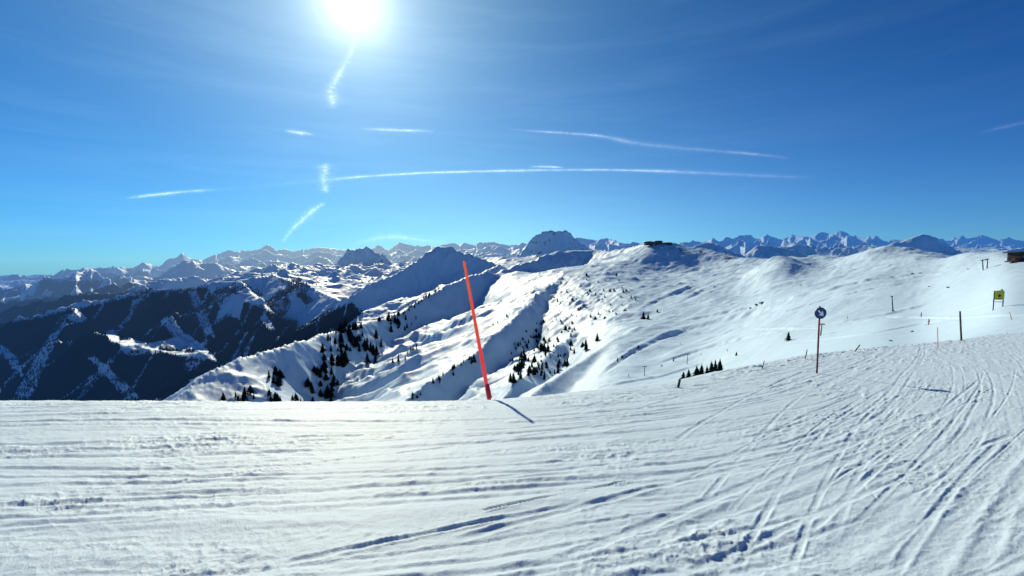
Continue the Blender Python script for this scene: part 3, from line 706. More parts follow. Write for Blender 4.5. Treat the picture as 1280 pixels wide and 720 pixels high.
h = crest_profile(rng_poly(0, 13500, 1.0, 8, B), .33, .5, .34, 800, 361); Z = np.maximum(Z, h)
n1 = fbm(X, Y, 3000, 4, 401, 0.5); n2 = ridged(X + 350 * n1, Y, 2300, 6, 411, 0.5)
Z = Z + 60 * n1 + (165 + 60 * sstep(UU, 760, 900)) * (n2 - 0.35) * 0.9 + 28 * ridged(X, Y, 700, 3, 431)
# keep the skyline of the photographed crest: nothing may stand above it by more than a hair
PXf, RWf = proj(X, Y, Z)
lim = np.interp(PXf, [p[0] for p in A], [p[1] for p in A]) - 0.6 + 1.2 * perlin(X / 500, Y / 500, 5)
over = np.clip(lim - RWf, 0, None); Z = Z - np.maximum(0, over - 0.0) * Y / F * 0.9
PXf, RWf = proj(X, Y, Z)
sx, sy = slope_of(X, Y, Z); steep = np.hypot(sx, sy)
rock = sstep(steep, 0.8, 1.5) * 0.5
forest = 0.75 * sstep(-(Z + 0 * Y), 350, 750) * (0.5 + 0.5 * sstep(fbm(X, Y, 1500, 3, 421), -.3, .3))
forest = np.maximum(forest, .6 * poly_mask(PXf, RWf, [([(-400, 385), (0, 373), (60, 372), (100, 370), (140, 372), (165, 360), (170, 372), (100, 400), (-400, 440)], 1)], 3))
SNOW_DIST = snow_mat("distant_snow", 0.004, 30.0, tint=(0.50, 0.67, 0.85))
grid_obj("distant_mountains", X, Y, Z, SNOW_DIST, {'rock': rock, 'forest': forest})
print("far", time.time() - T0)
#==OBJECTS
# ------------------------------------------------------------------ mesh helpers
def frame_of(d):
    d = Vector(d).normalized(); u = d.cross(Vector((0, 0, 1)))
    if u.length < 1e-4: u = Vector((1, 0, 0))
    u.normalize(); return d, u, d.cross(u).normalized()
def tube(bm, pts, rad, seg=12, cap=True):
    pts = [Vector(p) for p in pts]; rings = []
    for i, p in enumerate(pts):
        d = (pts[min(i + 1, len(pts) - 1)] - pts[max(i - 1, 0)]); _, u, v = frame_of(d); r = rad[i] if isinstance(rad, (list, tuple)) else rad
        rings.append([bm.verts.new(p + (u * math.cos(2 * math.pi * k / seg) + v * math.sin(2 * math.pi * k / seg)) * r) for k in range(seg)])
    for a, b in zip(rings[:-1], rings[1:]):
        for k in range(seg): bm.faces.new((a[k], a[(k + 1) % seg], b[(k + 1) % seg], b[k])).smooth = True
    if cap: bm.faces.new(rings[0][::-1]); bm.faces.new(rings[-1])
def box(bm, c, size, rz=0.0, rx=0.0, bev=0.0):
    m = Matrix.Translation(c) @ Matrix.Rotation(rz, 4, 'Z') @ Matrix.Rotation(rx, 4, 'X') @ Matrix.Diagonal((size[0], size[1], size[2], 1))
    r = bmesh.ops.create_cube(bm, size=1.0, matrix=m)
    if bev:
        es = list({e for v in r['verts'] for e in v.link_edges}); bmesh.ops.bevel(bm, geom=es, offset=bev, segments=2, affect='EDGES')
def prism(bm, pts, y0, y1):
    a = [bm.verts.new((x, y0, z)) for x, z in pts]; b = [bm.verts.new((x, y1, z)) for x, z in pts]
    bm.faces.new(a); bm.faces.new(b[::-1])
    for i in range(len(pts)):
        j = (i + 1) % len(pts); bm.faces.new((a[j], a[i], b[i], b[j]))
def disc_pts(r, n=40, sx=1.0): return [(r * sx * math.cos(2 * math.pi * k / n), r * math.sin(2 * math.pi * k / n)) for k in range(n)]
def part(name, fn, mat, parent=None, loc=None, label=None):
    bm = bmesh.new(); fn(bm); bmesh.ops.recalc_face_normals(bm, faces=bm.faces); me = bpy.data.meshes.new(name); bm.to_mesh(me); bm.free()
    me.materials.append(mat); o = bpy.data.objects.new(name, me); COL.objects.link(o)
    if parent: o.parent = parent
    if loc is not None: o.location = loc
    if label: o["label"] = label
    return o
def copy_tree(o, parent=None):
    c = o.copy(); COL.objects.link(c); c.parent = parent
    for ch in [x for x in COL.objects if x.parent == o]: copy_tree(ch, c)
    return c

def glow_red(name, c0, c1, zr, em=0.2):
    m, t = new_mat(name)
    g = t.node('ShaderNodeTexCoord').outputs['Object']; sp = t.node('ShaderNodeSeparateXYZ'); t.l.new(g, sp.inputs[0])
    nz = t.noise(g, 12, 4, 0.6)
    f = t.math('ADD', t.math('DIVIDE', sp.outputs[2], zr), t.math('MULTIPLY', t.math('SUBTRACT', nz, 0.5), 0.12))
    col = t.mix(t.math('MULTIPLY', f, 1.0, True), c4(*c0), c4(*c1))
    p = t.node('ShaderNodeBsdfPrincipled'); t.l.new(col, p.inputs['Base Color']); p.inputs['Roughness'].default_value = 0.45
    t.l.new(col, p.inputs['Emission Color']); p.inputs['Emission Strength'].default_value = em  # self-glow painted in so the backlit side stays bright
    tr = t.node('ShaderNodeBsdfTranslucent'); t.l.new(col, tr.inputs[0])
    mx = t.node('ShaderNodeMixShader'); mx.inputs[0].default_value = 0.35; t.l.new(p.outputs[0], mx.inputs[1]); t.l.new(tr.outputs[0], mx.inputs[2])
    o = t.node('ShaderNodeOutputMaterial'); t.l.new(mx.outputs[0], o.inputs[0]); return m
M = {
 'pole_red': glow_red('red_plastic', (1.0, 0.05, 0.09), (1.0, 0.22, 0.07), 2.6, 0.40),
 'dull_red': glow_red('faded_red_paint', (0.06, 0.03, 0.05), (0.42, 0.04, 0.10), 1.4, 0.03),
 'thin_red': glow_red('thin_red_plastic', (0.6, 0.06, 0.08), (0.6, 0.08, 0.10), 1.0, 0.05),
 'blue': plain('sign_blue', (0.012, 0.06, 0.26), 0.4, 0.2, 14), 'navy': plain('sign_rim', (0.006, 0.012, 0.035), 0.5),
 'white': plain('sign_white', (0.85, 0.88, 0.90), 0.5, 0.05),
 'steel': plain('galvanised_steel', (0.10, 0.11, 0.12), 0.5, 0.3, 6.0, 0.4), 'dark': plain('dark_metal', (0.025, 0.027, 0.032), 0.5, 0.3),
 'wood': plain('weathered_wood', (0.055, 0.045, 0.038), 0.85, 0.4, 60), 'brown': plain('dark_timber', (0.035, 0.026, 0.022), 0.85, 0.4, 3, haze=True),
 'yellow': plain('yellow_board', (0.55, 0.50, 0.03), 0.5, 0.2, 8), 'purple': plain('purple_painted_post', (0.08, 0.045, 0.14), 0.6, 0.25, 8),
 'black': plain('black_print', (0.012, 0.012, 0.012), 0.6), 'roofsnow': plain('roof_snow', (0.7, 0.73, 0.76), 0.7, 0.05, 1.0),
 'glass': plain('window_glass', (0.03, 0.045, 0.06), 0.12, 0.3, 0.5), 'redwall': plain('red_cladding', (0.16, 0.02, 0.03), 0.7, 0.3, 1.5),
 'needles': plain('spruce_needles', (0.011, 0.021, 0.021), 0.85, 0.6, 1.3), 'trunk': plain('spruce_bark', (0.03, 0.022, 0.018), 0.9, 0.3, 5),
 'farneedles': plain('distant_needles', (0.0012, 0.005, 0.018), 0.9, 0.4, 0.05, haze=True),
 'rock': plain('bare_rock', (0.06, 0.055, 0.05), 0.9, 0.4, 2.0), 'jacket_a': plain('jacket_dark', (0.02, 0.02, 0.035), 0.8), 'jacket_b': plain('jacket_red', (0.25, 0.02, 0.02), 0.8),
 'skin': plain('skin', (0.45, 0.28, 0.2), 0.6, 0.1), 'soil': plain('grass_and_soil', (0.055, 0.045, 0.028), 0.95, 0.4, 8),
}

def fg_z(x, y):
    xa, ya, za = FGZ
    j = int(np.argmin(np.abs(ya[:, 0] - y))); xr = xa[j]; k = int(np.argmin(np.abs(xr - x))); return float(za[j, k])
def on_fg(px, row):
    """point on the piste seen through a photo pixel"""
    X, Y, Z = FGZ; j = int(np.argmin(np.abs(BLOCKS[0][0] - px))); RW = BLOCKS[0][4][:, j]; k = int(np.argmax(RW <= row))
    return Vector((X[k, j], Y[k, j], Z[k, j]))
def on_mid(px, row, lo=30, hi=3200):
    U, X, Y, Z, RW = MID; j = int(np.argmin(np.abs(U - px))); ok = (RW[:, j] <= row) & (Y[:, j] > lo) & (Y[:, j] < hi)
    k = int(np.argmax(ok)); 
    if not ok[k]: return None
    return Vector((X[k, j], Y[k, j], Z[k, j]))
def tip(base, px, row, dy=0.0):
    return Vector(unproj(px, row, base.y + dy)) - base

# ---- red marker pole
b = Vector(unproj(612.5, 509, 9.1)); b.z = fg_z(b.x, b.y) + .02; b.x = unproj(612 + (b.z < -3.1) * 1.0, 505, b.y)[0]; v = Vector(unproj(580, 327, 10.8)) - b
root = empty('marker_pole', b); tag(root, 'tall orange red plastic pole leaning left at the edge of the piste', 'marker pole')
def f(bm): tube(bm, [v * t - Vector((0, 0, .05 * (1 - t))) for t in (0, .25, .5, .75, .985, 1)], [.041, .041, .039, .035, .031, .022], 20)
part('shaft', f, M['pole_red'], root)
def f(bm):
    tube(bm, [v * .005, v * .09], [.058, .052], 16)
part('collar', f, M['thin_red'], root)

# ---- round blue arrow sign
b = on_fg(1026, 467); top = tip(b, 1024.8, 385); root = empty('direction_sign', b)
tag(root, 'round blue sign with a white diagonal arrow on a thin red pole', 'sign')
hh = top.z
def f(bm): tube(bm, [(0, 0, -.1), (top.x * .5, 0, hh * .5), (top.x, 0, hh)], [.021, .022, .021], 12)
part('pole', f, M['dull_red'], root)
def f(bm): tube(bm, [(top.x, 0, hh - .02), (top.x, 0, hh + .05)], [.025, .018], 10)
part('cap', f, M['navy'], root)
cz = hh - .135
def f(bm): prism(bm, disc_pts(.155), -.045, -.025)
dk = part('disc', f, M['navy'], root, (top.x, 0, cz))
def f(bm): prism(bm, disc_pts(.132), -.050, -.046)
part('face', f, M['blue'], dk)
def f(bm):
    c_, s_ = math.cos(R(-45)), math.sin(R(-45))
    P = [(-.105, .022), (.005, .022), (-.022, .066), (.022, .066), (.100, 0), (.022, -.066), (-.022, -.066), (.005, -.022), (-.105, -.022)]
    prism(bm, [(x * c_ - z * s_, x * s_ + z * c_) for x, z in P], -.056, -.051)
part('arrow', f, M['white'], dk)

# ---- posts along the edge of the piste
def post(px, r0, pxt, rt, rad, name, label, cat, mat, grp=None, on=on_fg, extra=None):
    b = on(px, r0); v = tip(b, pxt, rt)
    def f(bm):
        tube(bm, [-v.normalized() * .15, v * .5, v * .97, v], [rad * 1.05, rad, rad * .95, rad * .7], 8)
    o = part(name, f, mat, None, b); tag(o, label, cat, grp); return o, b, v
P1 = 'short stubs of a fence poking out of the snow'
post(850.5, 485, 850, 474, .028, 'fence_post', 'thick short dark stub at the piste edge beside the small spruces', 'post', M['wood'], P1)
post(956, 461, 955.5, 451, .012, 'fence_post', 'thin short upright stub just left of the round blue sign, farther of the two', 'post', M['wood'], P1)
post(1010, 449, 1009, 437, .014, 'fence_post', 'thin upright stub nearest on the left of the round blue sign', 'post', M['wood'], P1)
post(1072.5, 440, 1075, 431, .022, 'fence_post', 'short dark stub leaning right, to the right of the round blue sign', 'post', M['wood'], P1)
post(1206, 426, 1200, 389, .040, 'wooden_post', 'tall dark post leaning left near the yellow board', 'post', M['wood'])
o, b, v = post(1177, 435, 1172, 409, .012, 'snow_stake', 'thin faint red stake with a small dark knob near its foot', 'stake', M['thin_red'])
post(1268, 400, 1262, 390, .03, 'snow_stake', 'short red stake on the slope right below the yellow board', 'stake', M['thin_red'], None, lambda a, c: on_mid(a, c, 38))

# ---- yellow board on two posts
b = on_mid(1243.5, 388, 40); Yb_ = b.y; k = Yb_ / F
root = empty('notice_board', b); tag(root, 'yellow green board on two purple posts standing on the snow slope', 'notice board')
W_ = 11.8 * k; H_ = 25 * k
for i, (x, z0) in enumerate(((0, 0), (W_, 3.5 * k))):
    def f(bm, x=x, z0=z0): tube(bm, [(x, 0, z0 - .3), (x, 0, H_ - .4 * k)], .075, 8)
    part('leg', f, M['purple'], root)
def f(bm): box(bm, (W_ / 2, 0, H_ - 14.3 * k), (W_ * .95, .06, .10))
part('crossbar', f, M['purple'], root)
def f(bm):
    z0, z1 = H_ - 11.5 * k, H_ - .3 * k; prism(bm, [(0, z0), (W_, z0), (W_ * 1.02, z1 - .2), (W_ * .86, z1 + .05), (W_ * .80, z1 + .30), (W_ * .62, z1 + .28), (W_ * .58, z1 + .06), (-.02, z1)], -.12, -.08)
pn = part('panel', f, M['yellow'], root)
def f(bm):
    z0 = H_ - 6.5 * k
    prism(bm, [(W_ * .5, z0 - .28), (W_ * .62, z0 - .1), (W_ * .66, z0 + .12), (W_ * .54, z0 + .06), (W_ * .5, z0 + .33), (W_ * .42, z0 + .1), (W_ * .30, z0 + .14), (W_ * .36, z0 - .12)], -.135, -.124)
    box(bm, (W_ * .5, -.13, H_ - 10.2 * k), (W_ * .6, .012, .07))
part('pictogram', f, M['black'], pn)

# ---- ski lift pylons
def t_pylon(px, r0, pxt, rt, lean=0):
    b = on_mid(px, r0, 120); v = tip(b, pxt, rt); h = v.length
    root = empty('lift_pylon', b)
    def f(bm): tube(bm, [-v * .05, v * .5, v], [.26, .22, .18], 8)
    part('mast', f, M['dark'], root)
    def f(bm): box(bm, v, (h * .42, .3, .26)); box(bm, v * .94, (h * .16, .2, .2))
    part('crossarm', f, M['dark'], root)
    for sx_ in (-1, 1):
        def f(bm): box(bm, v + Vector((sx_ * h * .20, 0, -.28)), (h * .10, .35, .30), 0, 0, .05)
        part('sheave_row', f, M['steel'], root)
    return root
GP = 'ski lift pylons'
tag(t_pylon(807.5, 469.5, 805.8, 458), 'small T shaped lift pylon lower on the slope, left of its neighbour', 'lift pylon', GP)
tag(t_pylon(861.3, 455.5, 859.8, 442.5), 'T shaped lift pylon on the slope just above the row of small spruces', 'lift pylon', GP)
tag(t_pylon(1028.5, 419.5, 1027.5, 405), 'lift pylon half hidden behind the pole of the round blue sign', 'lift pylon', GP)
# single mast with a head
b = on_mid(1118.2, 389, 100); v = tip(b, 1115, 370.5); root = empty('lift_pylon', b); tag(root, 'single leaning dark lift mast with a small round head', 'lift pylon', GP)
def f(bm): tube(bm, [-v * .05, v * .5, v * .98], [.30, .26, .22], 8)
part('mast', f, M['dark'], root)
def f(bm): box(bm, v, (1.1, .7, .6), 0, 0, .15)
part('head', f, M['dark'], root)
def f(bm): box(bm, (0, 0, .1), (1.1, 1.0, .8), .3, 0, .1)
part('footing', f, M['dark'], root)
# portal pylon
b = on_mid(1227, 338, 120); k = b.y / F; root = empty('lift_pylon', b); tag(root, 'two legged portal pylon with a beam across its top', 'lift pylon', GP)
for x0, x1, zz in ((0, -1.8, 12.3), (4.6, 4.6, 13.6)):
    def f(bm): tube(bm, [(x0 * k, 0, -.4), (x1 * k, 0, zz * k)], [.30, .24], 8)
    part('leg', f, M['dark'], root)
def f(bm): 
    p0, p1 = Vector((-3.2 * k, 0, 12.0 * k)), Vector((5.6 * k, 0, 13.9 * k)); tube(bm, [p0, p1], .30, 6)
part('beam', f, M['dark'], root)
for x in (-1.8, 4.4):
    def f(bm): box(bm, (x * k, 0, (12.6 + (x > 0) * 1.2) * k), (1.6, .5, .5), 0, 0, .1)
    part('sheave_row', f, M['steel'], root)

# ---- lift station at the right edge
b = on_mid(1266, 328.5, 150); k = b.y / F; root = empty('lift_station', b); tag(root, 'dark lift station building with red trim at the right edge', 'lift station')
def f(bm): box(bm, (18 * k, 4, 6.0 * k), (24 * k, 7, 13 * k), .1, 0, .15)
wl = part('wall', f, M['brown'], root)
def f(bm): prism(bm, [(4 * k, 12 * k), (33 * k, 13.4 * k), (33 * k, 14.6 * k), (3 * k, 13.1 * k)], -.6, 8.5)
part('roof', f, M['dark'], root)
for q in range(3):
    def f(bm): box(bm, ((9 + q * 4.4) * k, .1, 7.2 * k), (3.0 * k, .5, 2.6 * k), .1)
    part('window', f, M['glass'], root)
def f(bm): box(bm, (2.5 * k, 1.0, 4.4 * k), (6.5 * k, 2.4, 3.2 * k), .0, 0, .1)
part('cabin', f, M['redwall'], root)
def f(bm): box(bm, (0, 1, .9 * k), (14 * k, 3.5, 1.6 * k))
part('platform', f, M['steel'], root)
b = on_mid(1260.5, 328.5, 150); v = tip(b, 1260.3, 318.5); root = empty('lift_pylon', b); tag(root, 'small T shaped lift pylon beside the dark station at the right edge', 'lift pylon', GP)
def f(bm): tube(bm, [-v * .05, v], [.22, .18], 8)
part('mast', f, M['dark'], root)
def f(bm): box(bm, v, (1.9, .3, .26))
part('crossarm', f, M['dark'], root)

# ---- summit station
b = Vector(unproj(806, 304.5, 1930)); gp = on_mid(822, 305.5, 1500); 
if gp: b = Vector(unproj(806, 304.6, gp.y + 6))
k = b.y / F; root = empty('summit_station', b); tag(root, 'long low dark summit station with snowy roofs on the rounded top', 'building')
def f(bm):
    box(bm, (5 * k, 0, 0), (10 * k, 22, 4.0 * k), .05); box(bm, (16 * k, 0, .5 * k), (9 * k, 26, 4.6 * k), 0); box(bm, (27 * k, 0, -.6 * k), (12 * k, 20, 2.6 * k), -.04)
part('wall', f, M['brown'], root)
for (x0, x1, z) in ((-1, 10.6, 2.0), (10.8, 21.4, 2.8), (21.6, 34, .7)):
    def f(bm): prism(bm, [(x0 * k, z * k), (x1 * k, z * k), ((x1 - .6) * k, (z + .5) * k), ((x0 + x1) / 2 * k, (z + .9) * k), ((x0 + .6) * k, (z + .5) * k)], -13, 13)
    part('roof', f, M['dark'], root)
for q in range(7):
    def f(bm): box(bm, ((2 + q * 4.2) * k, -13.2, .5 * k), (2.4 * k, .4, 1.2 * k))
    part('window', f, M['glass'], root)
def f(bm): tube(bm, [(20 * k, 0, 2 * k), (20 * k, 0, 5.0 * k)], .5, 6)
part('mast', f, M['dark'], root)

# ------------------------------------------------------------------ spruces
def spruce_mesh(seed, slim=1.0, tiers=11):
    rr = random.Random(seed); bm = bmesh.new()
    for i in range(tiers):
        f_ = i / (tiers - 1); z1 = 0.10 + 0.90 * ((i + 1.15) / (tiers + .15)); z0 = 0.04 + 0.86 * (i / tiers)
        r = slim * (0.21 * (1 - f_) ** 0.85 + 0.018) * rr.uniform(.85, 1.15); nb = 11 if i < tiers - 3 else 7
        c = bm.verts.new((rr.uniform(-.01, .01), rr.uniform(-.01, .01), min(z1, 1.0))); ring = []
        a0 = rr.uniform(0, 6)
        for k in range(nb * 2):
            a = a0 + math.pi * k / nb; q = r * (rr.uniform(.80, 1.25) if k % 2 == 0 else rr.uniform(.42, .6))
            ring.append(bm.verts.new((q * math.cos(a), q * math.sin(a), z0 - (0.02 if k % 2 == 0 else -0.03) + rr.uniform(-.012, .012))))
        for k in range(nb * 2):
            if rr.random() > .08: bm.faces.new((c, ring[k], ring[(k + 1) % (nb * 2)]))
    me = bpy.data.meshes.new('crown'); bm.to_mesh(me); bm.free(); me.materials.append(M['needles']); return me
def trunk_mesh():
    bm = bmesh.new(); tube(bm, [(0, 0, -.06), (0, 0, .3), (0, 0, .7)], [.022, .016, .006], 6); me = bpy.data.meshes.new('trunk'); bm.to_mesh(me); bm.free(); me.materials.append(M['trunk']); return me
CROWN = [spruce_mesh(i, [1, .8, 1.15, .9, 1.3, .75][i], [11, 12, 10, 11, 9, 12][i]) for i in range(6)]; TRUNK = trunk_mesh()
protos = []
for i in range(6):
    r_ = bpy.data.objects.new('spruce', None); t_ = bpy.data.objects.new('trunk', TRUNK); c_ = bpy.data.objects.new('crown', CROWN[i]); protos.append((r_, t_, c_))
def spruce(p, h, label, group, parts=True, wide=1.0, name='spruce_tree'):
    r_, t_, c_ = protos[random.randrange(6)]
    rz = random.uniform(0, 6.28); sc = (h * wide, h * wide, h)
    if parts:
        o = bpy.data.objects.new(name, None); COL.objects.link(o); o.empty_display_size = .2
        for ch in (t_, c_):
            q = ch.copy(); COL.objects.link(q); q.parent = o
    else:
        o = bpy.data.objects.new(name, c_.data); COL.objects.link(o)
    o.location = p - Vector((0, 0, h * .03)); o.scale = sc; o.rotation_euler = (random.uniform(-.03, .03), random.uniform(-.03, .03), rz)
    tag(o, label, 'tree', group); return o
def in_poly(x, y, pts):
    c = False; j = len(pts) - 1
    for i in range(len(pts)):
        if (pts[i][1] > y) != (pts[j][1] > y) and x < (pts[j][0] - pts[i][0]) * (y - pts[i][1]) / (pts[j][1] - pts[i][1]) + pts[i][0]: c = not c
        j = i
    return c
def stand(poly, n_, hpx, label, group, lo=200, hi=3200, wide=1.0, parts=True):
    xs_ = [p[0] for p in poly]; ys_ = [p[1] for p in poly]; k = 0; tries = 0; cen = []
    while k < n_ and tries < n_ * 40:
        tries += 1; x, y = random.uniform(min(xs_), max(xs_)), random.uniform(min(ys_), max(ys_))
        if not in_poly(x, y, poly): continue
        if n_ > 20 and hpx[1] > 9:
            if len(cen) < n_ / 6: cen.append((x, y))
            elif random.random() < .8:
                c_ = random.choice(cen); x, y = c_[0] + random.gauss(0, 6), c_[1] + random.gauss(0, 4.5)
                if not in_poly(x, y, poly): continue
        p = on_mid(x, y, lo, hi)
        if p is None: continue
        h = random.uniform(*hpx) * random.uniform(.75, 1.0) * p.y / F
        spruce(p, h, label, group, parts and hpx[1] > 9, wide * random.uniform(1.0, 1.4), 'small_conifer' if hpx[1] < 6 else 'spruce_tree'); k += 1  # the tiniest are spruce copies too, crown only
ST = [
 ([(378, 508), (383, 470), (392, 448), (412, 430), (440, 418), (438, 440), (432, 470), (420, 508)], 52, (8, 18), 'dark spruce in the dense stand at the foot of the shaded slope', 'spruces of the dense stand left of the bright spur', 1.35),
 ([(398, 440), (410, 420), (440, 405), (480, 399), (500, 404), (478, 428), (440, 436), (430, 455), (410, 456)], 52, (6, 15), 'dark spruce in the open wood high on the shaded slope', 'spruces of the open wood on the shaded slope', 1.25),
 ([(444, 440), (470, 420), (480, 440), (466, 462), (450, 456)], 12, (13, 19), 'spruce among a small clump on the blue shaded hollow', 'clump of spruces in the shaded hollow', 1.0),
 ([(268, 506), (280, 492), (330, 490), (378, 496), (378, 508), (268, 508)], 30, (9, 16), 'spruce in the low stand along the foot of the sunlit hump', 'spruces at the foot of the sunlit hump', 1.1),
 ([(326, 482), (336, 464), (348, 466), (346, 484)], 7, (12, 17), 'spruce in the small clump high on the sunlit hump', 'clump of spruces on the sunlit hump', 1.2),
 ([(484, 396), (510, 384), (548, 360), (552, 363), (515, 389), (488, 401)], 22, (4, 7.5), 'small spruce in the line following the crest behind the red pole', 'line of spruces on the crest', 1.3),
 ([(482, 404), (520, 398), (518, 412), (490, 416)], 9, (7, 11), 'spruce on the shaded slope just below the crest line', 'spruces below the crest line', 1.0),
 ([(482, 452), (520, 434), (524, 444), (492, 458)], 8, (7, 12), 'spruce at the lit edge where the shaded hollow meets the bright spur', 'spruces at the edge of the hollow', .8),
 ([(498, 504), (520, 490), (560, 462), (592, 444), (598, 452), (560, 478), (525, 500)], 22, (5, 10), 'small spruce along the shaded edge of the bright spur', 'spruces along the shaded edge of the spur', 1.1),
 ([(636, 478), (650, 448), (664, 432), (690, 440), (690, 462), (664, 482)], 48, (6, 15), 'spruce in the scrubby wood right of the red pole', 'spruces of the scrubby wood', 1.2),
 ([(640, 440), (660, 418), (720, 405), (720, 430), (690, 440)], 30, (4, 9), 'small spruce scattered above the scrubby wood', 'scattered spruces above the scrubby wood', 1.2),
 ([(688, 470), (700, 452), (730, 432), (748, 420), (752, 424), (728, 444), (704, 466)], 14, (8, 13), 'spruce in the row beside the edge of the groomed run', 'spruces beside the groomed run', 1.1),
 ([(680, 378), (700, 345), (770, 345), (800, 362), (790, 392), (740, 405), (690, 400)], 48, (3, 5.5), 'tiny dark conifer dotted over the lumpy slope below the summit station', 'tiny conifers on the lumpy slope', 1.5),
 ([(630, 455), (650, 418), (700, 388), (730, 395), (715, 440), (690, 470)], 45, (3, 5.8), 'low conifer among the scrub right of the red pole', 'low conifers of the central scrub', 1.6),
 ([(560, 400), (640, 372), (650, 390), (600, 420)], 6, (3, 5), 'tiny conifer dotted on the bright spur', 'tiny conifers on the bright spur', 1.3),
]
for poly, n_, hp, lab, grp, wd in ST: stand(poly, n_, hp, lab, grp, wide=wd)
def one(px, row, hpx, label, wide=1.1, group=None, lo=30): 
    p = on_mid(px, row, lo); 
    if p: spruce(p, hpx * p.y / F, label, group, hpx > 7, wide)
one(681.5, 476, 14, 'single spruce standing on the lower edge of the groomed run', 1.3)
one(805, 399, 11, 'bigger spruce of the pair left of the curved bench cut', 1.4); one(811, 399, 8, 'lesser spruce to the right of the bigger one by the bench cut', 1.4)
one(822, 391, 5, 'tiny spruce right of the pair by the bench cut', 1.3)
one(774, 452, 7, 'small spruce low on the groomed run', 1.3); one(779, 448, 5, 'smallest spruce beside another low on the groomed run', 1.3)
one(799.5, 437, 5.5, 'round dark bush like spruce in the groove of the groomed run', 1.5)
one(844, 452, 5, 'tiny spruce between the two T shaped pylons', 1.4)
one(829, 458, 3, 'speck of a bush between the two T shaped pylons, nearer the lower pylon', 1.8)
one(923, 445, 6, 'small dark spruce alone on the slope right of the pylons', 1.4)
one(988.5, 426, 13, 'lone dark spruce left of the round blue sign', 1.3)
one(765, 495, 4, 'speck of a bush below the groomed run', 1.8)
for i, (px, row, hp) in enumerate([(857.5, 478, 8), (864, 477, 9.5), (874, 475, 12), (880, 474, 13), (886.5, 473, 10), (892.5, 472, 13.5), (897.5, 471, 15), (903.5, 470, 15)]):
    p = on_mid(px, row - 3, 120, 600)
    spruce(p, (hp * 1.25 + 2.5) * p.y / F, 'small spruce in the short row peeping over the piste edge', 'row of small spruces behind the piste edge', True, 1.45)

# low bushes poking through the snow
def bush(px, row, wpx, hpx, label, on=on_mid, lo=36):
    p = on_mid(px, row, lo); k = p.y / F; rr = random.Random(px)
    def f(bm):
        for i in range(40):
            a = rr.uniform(0, 6.28); q = rr.random() ** .6 * wpx * k / 2; x, y = q * math.cos(a), q * math.sin(a) * .6; h = hpx * k * rr.uniform(.3, 1) * (1 - .5 * q / (wpx * k / 2))
            s_ = .12 * wpx * k; bm.faces.new([bm.verts.new((x - s_, y, -.05)), bm.verts.new((x + s_, y + s_ * .5, -.05)), bm.verts.new((x + rr.uniform(-s_, s_), y, h))])
    tag(part('bush', f, M['soil'], None, p), label, 'bush', 'low dark bushes in the snow')
for px, row, wp, hp, lab in [(1118, 426.5, 5, 2.5, 'low flat bush nearest the right slope edge, left of the thin stake'), (1144.5, 415, 4, 3, 'dark round bush above the low flat one'),
  (1139, 343, 5, 2.5, 'left bush of the dark cluster high on the slope'), (1149, 342, 3.5, 2.2, 'right bush of the dark cluster high on the slope'), (1209, 337, 3, 2, 'tiny bush left of the portal pylon'),
  (1161, 358.5, 3, 2, 'tiny bush in the middle of the right slope'), (1185, 359.5, 6, 2, 'wide low bush right of the tiny one on the right slope'), (939, 386, 4, 3, 'left bush of three on the track'), (946, 383, 4, 3, 'middle bush of three on the track'), (954, 379.5, 8, 3.5, 'right and widest bush of three on the track'), (1000.5, 357, 2.5, 2, 'speck of a bush alone in the middle of the bowl')]:
    bush(px, row, wp, hp, lab)

for px, row, wp, hp, lab in [(1003, 449, 5, 2, 'dry tuft at the foot of the stub left of the round blue sign'), (1068, 441, 7, 2.5, 'dry tuft beside the short leaning stub'), (1049, 443, 6, 1.6, 'flat dry tuft between the sign and the leaning stub'),
  (962, 461, 5, 1.6, 'dry tuft beside the farther thin stub'), (1186, 430, 5, 1.5, 'dry tuft between the thin stake and the tall post'), (857, 486, 6, 1.5, 'dry tuft at the foot of the thick stub'), (642, 503, 9, 2, 'patch of dry grass on the piste edge right of the red pole')]:
    bush(px, row, wp, hp, lab, lambda a, c, lo: on_fg(a, c))
